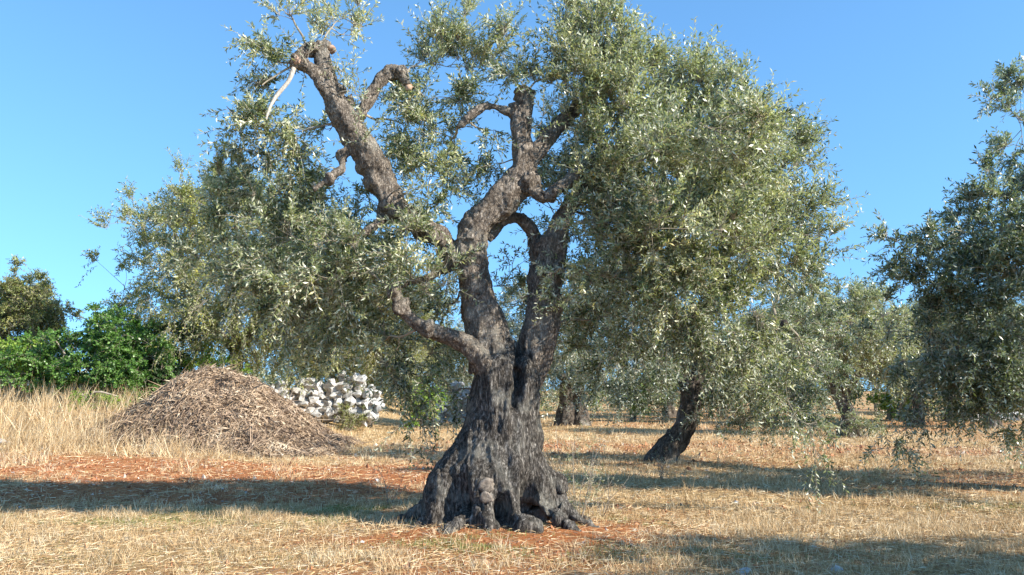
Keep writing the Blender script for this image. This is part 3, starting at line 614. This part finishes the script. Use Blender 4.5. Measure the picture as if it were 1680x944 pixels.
crown_parts(T2, CL(cl2, Y2, b2, ppm2), np.concatenate([p[1] for p in pc2[1:]]), None, M_OLIVE_DARK, .08, 22, .02)

# ------------------------------------------------------------------ generic grove olive
def auto_tree(loc, label, seed, H=5, Rr=2.6, tr=.3, lean=(0, 0), ncl=40, tw=26, leaf=.10, lm=None, low=.9, two=False, lpt=18):
    global rng
    keep = rng; rng = np.random.default_rng(seed)
    root = empty('olive_tree', loc, label, 'olive tree', 'olive trees of the grove')
    fk = np.array([lean[0], lean[1], H * .27]); pcs = []
    def sp(pts, rads, n=6): A = spline(np.concatenate([np.array(pts, float), np.array(rads)[:, None]], 1), n); return A[:, :3], A[:, 3]
    st = [np.zeros(3)] if not two else [np.array([-tr * 1.1, 0, 0]), np.array([tr * 1.1, .1, 0])]
    for s in st:
        pcs.append(('trunk', *sp([s + [0, 0, -.15], s * .9 + [0, 0, .15], s * .7 + fk * .5 + rng.normal(size=3) * .05, s * .6 + fk, ], [tr * 1.5, tr * 1.15, tr * .8, tr * .75])))
    nl = 4
    for i in range(nl):
        a = i * 2 * math.pi / nl + rng.uniform(-.4, .4); u = np.array([math.cos(a), math.sin(a), 0])
        pcs.append(('limb', *sp([fk * .92, fk + u * Rr * .22 + [0, 0, H * .12], fk + u * Rr * .38 + [0, 0, H * .28] + rng.normal(size=3) * .12, fk + u * Rr * .5 + [0, 0, H * .48]], [tr * .55, tr * .42, tr * .3, tr * .15])))
    bark_body(root, pcs, max(.035, tr * .13), (M_BARK2, M_BARK2), disp_small)
    cs = []; cz = (low + H) / 2; hz = (H - low) / 2
    for i in range(ncl):
        d = rand_dir(1)[0]; q = rng.uniform(.45, .9); c = np.array([fk[0], fk[1], cz]) + d * np.array([Rr, Rr, hz]) * q
        r = Rr * rng.uniform(.2, .32)
        cs.append(dict(c=c, r=(r, r, r), n=tw, up=.7 if d[2] > .2 else (-.2 if d[2] < -.3 else .3), droop=.2 if d[2] > 0 else .5, tl=leaf * 5.5, tone=rng.normal(0, .06)))
    crown_parts(root, cs, np.concatenate([p[1] for p in pcs[len(st):]]), None, lm or M_OLIVE, leaf, lpt, .03)
    rng = keep; return root
def gp(px, Y): x = at(px, 650, Y)[0]; return (x, Y, gz(x, Y) - .03)

t_left = auto_tree(gp(385, 27), 'wide yellow green olive tree behind the brush heap', 11, 7.8, 4.3, .24, (0.0, 0), 130, 54, .115, M_OLIVE_YEL, 1.3)
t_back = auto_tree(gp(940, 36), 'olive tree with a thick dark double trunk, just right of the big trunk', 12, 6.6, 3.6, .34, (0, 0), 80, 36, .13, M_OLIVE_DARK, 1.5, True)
t_r = auto_tree(gp(1388, 29), 'small round olive tree with slim forked trunk in the gap at right', 13, 5.2, 2.5, .29, (-.2, 0), 66, 40, .12, M_OLIVE, 1.8)
copy_thing(t_left, gp(600, 34), 2.0, .9, 'olive tree beyond the pale stone wall, left of the big trunk', 'olive trees of the grove')
copy_thing(t_back, gp(1100, 47), 1.1, .85, 'distant olive tree seen under the crown of the leaning olive', 'olive trees of the grove')
copy_thing(t_r, gp(1465, 44), 2.4, 1.05, 'distant olive tree just right of the small forked one', 'olive trees of the grove')
copy_thing(t_r, gp(1555, 41), .7, 1.05, 'distant olive tree with thin dark trunk under the right hand boughs', 'olive trees of the grove')
copy_thing(t_left, gp(1660, 50), 4.0, .8, 'distant olive tree at the right edge beyond the low stones', 'olive trees of the grove')
copy_thing(t_r, gp(1240, 50), 3.4, 1.1, 'distant olive tree between the slanting trunk and the small forked tree', 'olive trees of the grove')
copy_thing(t_back, gp(740, 48), 2.8, .8, 'distant olive tree left of the big trunk beyond the dry field', 'olive trees of the grove')
copy_thing(t_r, gp(1310, 39), 5.0, 1.0, 'mid distance olive tree left of the small forked one', 'olive trees of the grove')
copy_thing(t_r, gp(1500, 35.5), 1.6, .95, 'mid distance olive tree right of the bright green shrub at right', 'olive trees of the grove')
copy_thing(t_r, gp(1625, 34), 2.9, .95, 'mid distance olive tree closest to the right edge', 'olive trees of the grove')
copy_thing(t_r, (7.9, 5.0, gz(7.9, 5.0)), 1.0, .8, 'olive tree whose shade falls across the right foreground', 'olive trees of the grove')

# ------------------------------------------------------------------ shrubs and hedge
def shrub(name, px, Y, w, z0, z1, label, cat, lm, seed, n=40, tw=22, leaf=.08, wr=.28, dep=1.0, up=.4, group=None, lpt=14, shape=None):
    global rng
    keep = rng; rng = np.random.default_rng(seed)
    x = at(px, 650, Y)[0]; g = gz(x, Y); root = empty(name, (x, Y, g), label, cat, group)
    cs = []
    for i in range(n):
        d = rand_dir(1)[0]; q = rng.uniform(.35, .95)
        c = np.array([d[0] * w / 2 * q, d[1] * dep * q, (z0 + z1) / 2 - g + d[2] * (z1 - z0) / 2 * q]); c[2] = max(c[2], .1)
        r = min(w, z1 - z0) * .16
        cs.append(dict(c=c, r=(r, r, r), n=tw, up=up, tl=leaf * 3.6, wr=wr, droop=.3, tone=rng.normal(0, .08)))
    stems = []
    for i in range(7):
        e = np.array([rng.uniform(-.3, .3) * w, rng.uniform(-.4, .4) * dep, (z1 - g) * rng.uniform(.4, .75)])
        s = np.array([rng.uniform(-.1, .1) * w, rng.uniform(-.1, .1), -.05]); stems.append(spline(np.array([s, (s + e) / 2 + rng.normal(size=3) * .12, e]), 4))
    S = np.array(stems); gk = Geo(); V_, Q_, _ = tubes(S, np.linspace(.05, .02, S.shape[1])[None] * np.ones((7, 1)), 6); gk.add(V_, Q_); link('stem', gk.mesh('stem', True), M_TWIG, root)
    crown_parts(root, cs, S.reshape(-1, 3), None, lm, leaf, lpt, .015)
    rng = keep; return root
def ztop(py, Y): return at(840, py, Y)[2]
shrub('shrub', 160, 24, 4.6, .9, ztop(510, 24), 'dense glossy green shrub left of the brush heap', 'shrub', M_GREEN, 21, 84, 40, .085, .30, 1.1)
shrub('shrub', 15, 24.5, 2.2, 1.2, ztop(540, 24.5), 'yellow green shrub at the left edge behind the dry bank', 'shrub', M_LIME, 22, 34, 26, .08, .28, .9)
shrub('shrub', 262, 25.5, 1.5, .5, ztop(505, 25.5), 'very dark green shrub in the shade between hedge and heap', 'shrub', M_IVY, 23, 40, 34, .085, .30, .7)
shrub('shrub', 185, 27, 1.5, 2.2, ztop(508, 27), 'pale seeding shrub poking up behind the glossy green one', 'shrub', M_BROWNISH, 24, 18, 16, .06, .2, .6)
shrub('shrub', 150, 22.7, 2.6, .5, 1.55, 'low bright green weeds in front of the glossy shrub', 'shrub', M_LIME, 25, 22, 14, .06, .2, .4)
shrub('broadleaf_tree', 28, 29, 3.0, 1.6, ztop(438, 29), 'olive brown bushy tree at the left edge', 'tree', M_BROWNISH, 26, 90, 50, .10, .18, 1.4)
shrub('shrub', 345, 26, 2.2, .9, ztop(560, 26), 'light green shrub just behind the peak of the brush heap', 'shrub', M_LIME, 27, 24, 18, .08, .2, .7)
shrub('shrub', 1035, 42, 3.8, .2, 2.1, 'bright green shrub on the far edge of the field beside the leaning trunk', 'shrub', M_LIME, 28, 24, 18, .12, .25, 1)
shrub('shrub', 690, 33, 2.2, .2, 1.9, 'bright green shrub beside the wall end, left of the big trunk', 'shrub', M_LIME, 29, 22, 16, .1, .25, .8)
shrub('shrub', 1470, 42, 3.0, .1, 1.7, 'bright green shrub under the distant trees at the right', 'shrub', M_LIME, 30, 20, 16, .12, .25, .9)
shrub('shrub', 1415, 27.5, 2.0, .0, .75, 'low grey green scrub at the foot of the small forked olive', 'shrub', M_OLIVE, 31, 18, 14, .07, .15, .6)
shrub('shrub', 570, 30.5, 1.3, .0, 1.0, 'low dry brown bush in front of the pale stone wall', 'shrub', M_BROWNISH, 32, 16, 16, .08, .14, .5)
shrub('shrub', 1180, 44, 5.0, .1, 2.4, 'dark shrub thicket far behind the leaning trunk', 'shrub', M_IVY, 33, 26, 18, .13, .25, 1)
shrub('conifer', 1438, 60, 1.8, 2.0, ztop(488, 60), 'dark pointed conifer top rising over the far treeline', 'conifer tree', M_IVY, 34, 26, 18, .12, .1, .9, up=1)

# far wood closing the horizon
keep = rng; rng = np.random.default_rng(77)
cs = []
for x in np.arange(-62, 70, 1.5):
    Yw = 58 + 5 * math.sin(x * .21) + rng.uniform(-2, 2); h = 4.3 + 1.0 * vnoise(np.array([[x * .16, 3.3]]), 5)[0]
    for k in range(9): cs.append(dict(c=np.array([x + rng.uniform(-1.3, 1.3), Yw + rng.uniform(-1.4, 1.4), rng.uniform(.3, h)]), r=(1.1, .9, .8), n=13, tl=.9, up=.5, wr=.2, tone=rng.normal(0, .1)))
tw_, lf_, _ = foliage(cs, .24, 12)
tag(link('far_trees', lf_.mesh('far_trees'), M_OLIVE), 'far off mass of olive trees along the horizon', 'trees', kind='stuff')
rng = keep

# ------------------------------------------------------------------ stone wall
def rock(r, sq, seed, npt=15):
    import bmesh
    q = np.random.default_rng(seed); bm = bmesh.new()
    for p in norm(q.normal(size=(npt, 3))) * q.uniform(.7, 1.15, (npt, 1)): bm.verts.new(p * r * np.array(sq))
    bmesh.ops.convex_hull(bm, input=bm.verts); bmesh.ops.triangulate(bm, faces=bm.faces)
    vs_ = [v for v in bm.verts if v.link_faces]; ix_ = {v: i for i, v in enumerate(vs_)}
    V = np.array([v.co[:] for v in vs_]); T = np.array([[ix_[v] for v in f.verts] for f in bm.faces]); bm.free(); return V, None, T
def stones_geo(items, seed):
    g = Geo()
    for i, (c, r, sq) in enumerate(items): V_, _, T_ = rock(r, sq, seed + i); a = rng.uniform(0, 6.28); Rz = np.array([[math.cos(a), -math.sin(a), 0], [math.sin(a), math.cos(a), 0], [0, 0, 1]]); g.add(V_ @ Rz.T + c, None, T_)
    return g
def wall(pxs, Yw, tops, label, seed, rs=(.11, .30), dens=1.7):
    items = []; xa, xb = at(pxs[0], 650, Yw)[0], at(pxs[-1], 650, Yw)[0]
    g0 = gz((xa + xb) / 2, Yw)
    tx = [at(p, 650, Yw)[0] for p in pxs]; n = int((xb - xa) * 26 * dens)
    for i in range(n):
        x = rng.uniform(xa, xb); h = np.interp(x, tx, [ztop(t, Yw) for t in tops]) - g0
        z = rng.uniform(0, max(.1, h)); y = rng.uniform(-.35, .35) * (1.1 - .5 * z / max(h, .1))
        items.append((np.array([x - (xa + xb) / 2, y, z]), rng.uniform(*rs), (1, .8, rng.uniform(.55, .9))))
    # rubble core
    for x in np.arange(xa + .3, xb - .3, .35):
        h = np.interp(x, tx, [ztop(t, Yw) for t in tops]) - g0
        for z in np.arange(.1, max(.15, h - .2), .3): items.append((np.array([x - (xa + xb) / 2, 0, z]), .3, (1, .8, .8)))
    o = link('stone_wall', stones_geo(items, seed).mesh('stone_wall'), M_STONE, loc=((xa + xb) / 2, Yw, g0)); tag(o, label, 'stone wall'); return o
wall([415, 470, 520, 560, 595, 625], 31, [632, 628, 622, 610, 618, 655], 'pale limestone dry wall right of the brush heap, half tumbled', 100)
wall([715, 750, 790], 40, [645, 628, 640], 'short pale stone wall end just left of the big trunk', 400)
wall([1590, 1640, 1700], 42, [684, 680, 678], 'low pale stone row at the far right of the field', 600, (.14, .26))

# ------------------------------------------------------------------ brush heap
mc = at(355, 700, 21.5); mx = np.linspace(-2.8, 3.5, 130); my = np.linspace(-2.8, 2.8, 100)
MX, MY = np.meshgrid(mx, my); WX, WY = MX + mc[0], MY + 21.8
gh = ground(WX, WY); MZ = gh + mound_h(WX, WY) * (1 + .20 * fbm(np.stack([WX * 1.9, WY * 1.9], -1), 80, 4)) - .03
heap_g = gz(mc[0], 21.8)
V = np.stack([MX, MY, MZ - heap_g], -1).reshape(-1, 3); idx = np.arange(len(V)).reshape(MX.shape)
Q = np.stack([idx[:-1, :-1], idx[:-1, 1:], idx[1:, 1:], idx[1:, :-1]], -1).reshape(-1, 4)
HEAP = empty('brush_heap', (mc[0], 21.8, heap_g), 'big heap of dry cut twigs and straw left of the stone wall', 'brush heap')
M_HEAP = plain('heap_litter', [(.3, (.15, .10, .065)), (.5, (.32, .23, .15)), (.7, (.52, .40, .27))], 9, bump=1, detail=9)
link('heap_core', np_mesh('heap_core', V, [Q], smooth=True), M_HEAP, HEAP)
def strands(O, D, Ln, W, K=2, droop=0.0, tone=None, flat=False):
    """ribbon blades; O origin (n,3), D direction, bent"""
    n = len(O); t = np.linspace(0, 1, K + 1)
    P = O[:, None] + D[:, None] * (Ln[:, None] * t)[..., None]
    if np.any(droop): P[:, :, 2] -= (np.asarray(droop) * Ln)[:, None] * t ** 2
    side = norm(np.cross(D, rng.normal(size=(n, 3)))) if flat else norm(np.cross(D, rng.normal(size=(n, 3)) * .6 + np.array([0, 1, 0])))
    w = W[:, None] * (1 - t[None] * .9)
    L_ = P - side[:, None] * w[..., None]; R_ = P + side[:, None] * w[..., None]
    V = np.stack([L_, R_], 2).reshape(-1, 3); b = np.arange(n)[:, None] * 2 * (K + 1) + 2 * np.arange(K)[None]
    Q = np.stack([b, b + 1, b + 3, b + 2], -1).reshape(-1, 4)
    tone = rng.random(n) if tone is None else tone
    return V, Q, None, np.repeat(tone, 2 * (K + 1))
n = 42000; sx = rng.uniform(-2.7, 3.5, n * 2); sy = rng.uniform(-2.8, 2.4, n * 2)
keepm = mound_h(sx + mc[0], sy + 21.8) > .02; sx, sy = sx[keepm][:n], sy[keepm][:n]; n = len(sx)
sz = ground(sx + mc[0], sy + 21.8) + mound_h(sx + mc[0], sy + 21.8) * (1 + .20 * fbm(np.stack([(sx + mc[0]) * 1.9, (sy + 21.8) * 1.9], -1), 80, 4)) - heap_g
e = .1; slx = (mound_h(sx + mc[0] + e, sy + 21.8) - mound_h(sx + mc[0] - e, sy + 21.8)) / (2 * e); sly = (mound_h(sx + mc[0], sy + 21.8 + e) - mound_h(sx + mc[0], sy + 21.8 - e)) / (2 * e)
a = rng.uniform(0, 6.283, n); dx, dy = np.cos(a), np.sin(a); D = norm(np.stack([dx, dy, slx * dx + sly * dy + rng.normal(0, .45, n) + .05], -1))
tone = np.clip(.45 + .45 * fbm(np.stack([sx * 1.4, sy * 1.4], -1), 81, 3) + rng.normal(0, .22, n), 0, 1)
gk = Geo(); gk.add(*strands(np.stack([sx, sy, sz + rng.uniform(-.02, .06, n)], -1), D, np.where(rng.random(n) < .02, rng.uniform(.4, .8, n), rng.uniform(.05, .24, n)), rng.uniform(.006, .022, n), 2, rng.uniform(-.1, .3, n), tone, True))
tag(link('cut_twigs', gk.mesh('cut_twigs'), M_BRUSH, HEAP), kind='stuff')

# ------------------------------------------------------------------ grass, stubble, litter
def scatter(n, ya, yb, bias=1.0, margin=1.12):
    """uniform points on the field between depths ya..yb, as wide as the view plus a margin"""
    y = np.sqrt(rng.uniform(ya ** 2, yb ** 2, n)) if bias == 1 else ya + (yb - ya) * rng.random(n) ** bias
    x = rng.uniform(-1, 1, n) * (y * .62 * margin + 1.0); return x, y
def in_trunk(x, y): return ((x + .18) / .62) ** 2 + ((y - 9.75) / .62) ** 2 < 1
def cover(x, y):
    """how strongly dry grass stands here"""
    P = np.stack([x, y], -1)
    return np.clip(1.05 - .95 * red_mask(x, y) + .55 * fbm(P * .9, 90, 3), 0, 1)
dg_ = Geo(); gg_ = Geo(); lt_ = Geo()
for (n, ya, yb, hh, ww) in [(190000, 5.5, 11, .085, .0028), (140000, 11, 20, .10, .004), (100000, 20, 34, .13, .007), (50000, 34, 56, .15, .013)]:
    x, y = scatter(n, ya, yb); cv = cover(x, y)
    tuft = fbm(np.stack([x * 3.2, y * 3.2], -1), 92, 2)
    k = (rng.random(n) < cv * np.clip(.45 + 1.3 * tuft, .05, 1)) & ~in_trunk(x, y) & (mound_h(x, y) < .15); x, y, tf = x[k], y[k], tuft[k]; n = len(x)
    z = ground(x, y) - .01
    bank = sstep(-4, -8, x) * sstep(15.5, 18, y + .25 * (x + 10)) * sstep(30, 27, y)
    h = hh * rng.uniform(.35, 1.5, n) * (1 + .9 * np.clip(tf, 0, 1)) * (1 + 2.3 * bank)
    dirv = norm(np.stack([rng.normal(0, .42, n), rng.normal(0, .42, n), np.ones(n)], -1))
    tone = np.clip(.55 + .22 * fbm(np.stack([x * .7, y * .7], -1), 94, 2) + rng.normal(0, .27, n), 0, 1)
    dg_.add(*strands(np.stack([x, y, z], -1), dirv, h, ww * rng.uniform(.7, 1.4, n) * (1 + .2 * bank), 2, rng.uniform(0, .35, n), tone))
for (nt_, ya, yb, h0) in [(900, 6, 12, .11), (900, 12, 22, .15)]:      # stronger tufts
    x, y = scatter(nt_, ya, yb); k = rng.random(nt_) < cover(x, y) + .1; x, y = x[k], y[k]; m = 26
    hh = np.repeat(h0 * rng.uniform(.5, 1.6, len(x)), m); rt = .03 + .02 * y / 10; to = np.repeat(rng.uniform(.3, .95, len(x)), m)
    x = np.repeat(x, m) + rng.normal(size=len(x) * m) * np.repeat(rt, m); y = np.repeat(y, m) + rng.normal(size=len(y) * m) * np.repeat(rt, m)
    k = ~in_trunk(x, y); x, y, hh, to = x[k], y[k], hh[k], to[k]; n = len(x)
    dg_.add(*strands(np.stack([x, y, ground(x, y) - .01], -1), norm(np.stack([rng.normal(0, .38, n), rng.normal(0, .38, n), np.ones(n)], -1)), hh * rng.uniform(.4, 1.2, n), .0002 * y + .0012 * np.ones(n), 2, rng.uniform(.0, .5, n), np.clip(to + rng.normal(0, .12, n), 0, 1)))
# straw lying flat
for (n, ya, yb, ll, ww) in [(130000, 5.5, 11, .10, .0026), (100000, 11, 20, .13, .004), (50000, 20, 40, .2, .006)]:
    x, y = scatter(n, ya, yb); k = (rng.random(n) < .25 + .75 * cover(x, y)) & ~in_trunk(x, y); x, y = x[k], y[k]; n = len(x)
    a = rng.uniform(0, 6.283, n); D = norm(np.stack([np.cos(a), np.sin(a), rng.normal(.04, .13, n)], -1))
    lt_.add(*strands(np.stack([x, y, ground(x, y) + rng.uniform(.002, .03, n)], -1), D, ll * rng.uniform(.4, 1.5, n), ww * rng.uniform(.7, 1.3, n), 1, 0.0, None, True))
# green patches: shaded left foreground
for (n, cx, cy, rx, ry, hh) in [(26000, -3.2, 10.3, 2.6, .85, .07), (9000, -1.9, 10.9, 1.3, .5, .08), (7000, -3.5, 7.9, 3.0, .7, .05), (6000, 1.5, 8.0, 1.6, .5, .06), (7000, 6.2, 11.2, 2.5, .6, .06), (5000, -.2, 8.4, .9, .3, .06), (4000, 1.0, 10.0, .8, .6, .06)]:
    x = rng.normal(cx, rx * .6, n); y = rng.normal(cy, ry * .6, n); k = (fbm(np.stack([x * 2, y * 2], -1), 96, 3) > -.15) & ~in_trunk(x, y); x, y = x[k], y[k]; n = len(x)
    gg_.add(*strands(np.stack([x, y, ground(x, y) - .01], -1), norm(np.stack([rng.normal(0, .5, n), rng.normal(0, .5, n), np.ones(n)], -1)), hh * rng.uniform(.3, 1.5, n), np.full(n, .0022), 2, rng.uniform(.1, .5, n)))
tag(link('dry_grass', dg_.mesh('dry_grass'), M_STRAW), 'dry straw coloured grass and stubble across the field', 'grass', kind='stuff')
tag(link('straw_litter', lt_.mesh('straw_litter'), M_LITTER), 'loose straw lying flat on the red earth', 'straw', kind='stuff')
tag(link('green_grass', gg_.mesh('green_grass'), M_GRASS), 'short green grass in the shade near the big olive', 'grass', kind='stuff')
n = 26000; x, y = scatter(n, 6, 24); k = (rng.random(n) < .25 + red_mask(x, y)) & ~in_trunk(x, y) & (mound_h(x, y) < .02); x, y = x[k], y[k]; n = len(x)
r = rng.uniform(.006, .022, n) * (1 + (rng.random(n) < .06)) * (.7 + y / 20)
octa = np.array([[1, 0, 0], [-1, 0, 0], [0, 1, 0], [0, -1, 0], [0, 0, 1], [0, 0, -1.]])
Vc = octa[None] * r[:, None, None] * rng.uniform(.5, 1.3, (n, 6, 1)) + rng.normal(size=(n, 6, 3)) * r[:, None, None] * .25 + np.stack([x, y, ground(x, y)], -1)[:, None]
Tc = np.array([[0, 2, 4], [2, 1, 4], [1, 3, 4], [3, 0, 4], [2, 0, 5], [1, 2, 5], [3, 1, 5], [0, 3, 5]])[None] + np.arange(n)[:, None, None] * 6
gk = Geo(); gk.add(Vc, None, Tc.reshape(-1, 3), np.repeat(rng.random(n), 6))
M_CLOD = strand_mat('soil_clod', [(0, (.18, .07, .03)), (.6, (.38, .16, .07)), (.92, (.50, .28, .15)), (1, (.62, .56, .48))], 0.0)
tag(link('soil_clods', gk.mesh('soil_clods'), M_CLOD), 'loose red clods and crumbs of earth between the straw', 'soil', kind='stuff')
# tall seed stalks on the left bank
n = 2600; x = rng.uniform(-16, -6.0, n); y = rng.uniform(18.5, 23.5, n); k = rng.random(n) < sstep(-6, -9, x) * 1.0; x, y = x[k], y[k]; n = len(x)
gk = Geo(); O = np.stack([x, y, ground(x, y) - .01], -1); D = norm(np.stack([rng.normal(.1, .25, n), rng.normal(0, .25, n), np.ones(n)], -1)); Ln = rng.uniform(.4, 1.0, n)
gk.add(*strands(O, D, Ln, rng.uniform(.004, .007, n), 3, rng.uniform(0, .3, n), np.clip(rng.normal(.6, .2, n), 0, 1)))
tag(link('tall_grass', gk.mesh('tall_grass'), M_STRAW), 'tall dry grass stalks on the left bank before the shrubs', 'grass', kind='stuff')

# ------------------------------------------------------------------ saplings and weeds
def sapling(px, Y, h, label, seed, nst=5, lf_n=1.0, name='sapling', lm=None, spread=.35):
    global rng
    keep = rng; rng = np.random.default_rng(seed)
    x = at(px, 700, Y)[0]; root = empty(name, (x, Y, gz(x, Y)), label, 'sapling'); g = Geo(); lf = Geo(); pts = []
    for i in range(nst):
        e = np.array([rng.normal(0, spread) * h, rng.normal(0, spread) * h, h * rng.uniform(.6, 1)]); S = spline(np.array([[0, 0, -.03], e * .45 + rng.normal(size=3) * .04, e]), 6)
        V_, Q_, _ = tubes(S[None], np.linspace(.0065, .0025, len(S))[None], 5); g.add(V_, Q_); pts.append(S)
        m = 9; kk = rng.integers(3, len(S), m); E = S[kk] + rng.normal(size=(m, 3)) * np.array([.10, .10, .07]) + [0, 0, .05]
        t = np.linspace(0, 1, 4)[None, :, None]; PP = S[kk][:, None] * (1 - t) + E[:, None] * t + rng.normal(size=(m, 4, 3)) * .008 * t
        V_, Q_, _ = tubes(PP, np.linspace(.003, .001, 4)[None] * np.ones((m, 1)), 3); g.add(V_, Q_)
        cs = [dict(c=ee, r=(.05, .05, .05), n=max(1, int(3 * lf_n)), tl=.09, up=.5) for ee in E[:int(m * min(1, lf_n))]]
        if cs: a_, b_, _ = foliage(cs, .024, 8); lf.add(np.concatenate(b_.V), np.concatenate(b_.Q), None, np.concatenate(b_.r)) if b_.V else None
    link('stem', g.mesh('stem'), M_TWIG, root); link('leaves', lf.mesh('leaves'), lm or M_OLIVE, root); rng = keep; return root
sapling(950, 9.9, 1.0, 'thin leggy sapling with tiny leaves right of the big trunk', 41, 9, 1.0, spread=.24)
sapling(985, 10.4, .55, 'small bare twiggy weed between the big trunk and leaning tree', 42, 4, .3)
sapling(640, 11.6, .5, 'bent dry twiggy weed left of the big trunk foot', 43, 3, .15)
sapling(700, 10.2, .3, 'tiny twiggy weed against the left root of the big trunk', 44, 4, .3)
sapling(1085, 14.5, .4, 'low twiggy weed on the dry grass before the leaning trunk', 45, 5, .4)

# ------------------------------------------------------------------ stones on the field
def stone(x, y, r, label, seed, group=None, sq=(1, .8, .6)):
    V_, _, T_ = rock(r, sq, seed); gk = Geo(); gk.add(V_, None, T_)
    o = link('stone', gk.mesh('stone'), M_STONE, loc=(x, y, gz(x, y) + r * sq[2] * .25)); o.rotation_euler = (0, 0, rng.uniform(0, 6)); return tag(o, label, 'stone', group)
def at_ground(px, py):
    Y = CAMH * FPX / max(py - HOR, 8); x = at(px, py, Y)[0]; return x, Y
def stone_px(px, py, r, label, seed): x, y = at_ground(px, py); return stone(x, y, r, label, seed)
x_, y_ = at(8, 700, 19)[0], 19; stone(x_, y_, .17, 'pale limestone block in the dry grass at the left edge', 1, None, (1, .8, .9))
stone(x_ - .12, y_ - .4, .12, 'smaller pale stone below the block at the left edge', 2)
stone_px(1292, 849, .045, 'small pale upright stone on the grass right of the big trunk', 3)
stone_px(1208, 822, .06, 'flat white stone in the furrow right of the big trunk', 4)
stone_px(1505, 853, .05, 'rounded pale stone in the grass at lower right', 5)
stone_px(617, 785, .07, 'white stone on the red earth left of the big trunk', 6)
stone_px(1215, 930, .09, 'flat grey stone in the shade at the bottom edge', 7)
stone_px(1372, 926, .08, 'flat pale stone in the shade at the bottom right', 8)
stone_px(583, 866, .035, 'small white stone on dark red soil near the left root', 9)
x, y = scatter(120, 7, 24)
for i in range(120):
    if in_trunk(x[i], y[i]) or mound_h(x[i], y[i]) > 0: continue
    r = rng.uniform(.012, .032) * (1 + y[i] * .03); stone(x[i], y[i], r, 'small limestone chip scattered on the dry field', 200 + i, 'limestone chips scattered over the field')
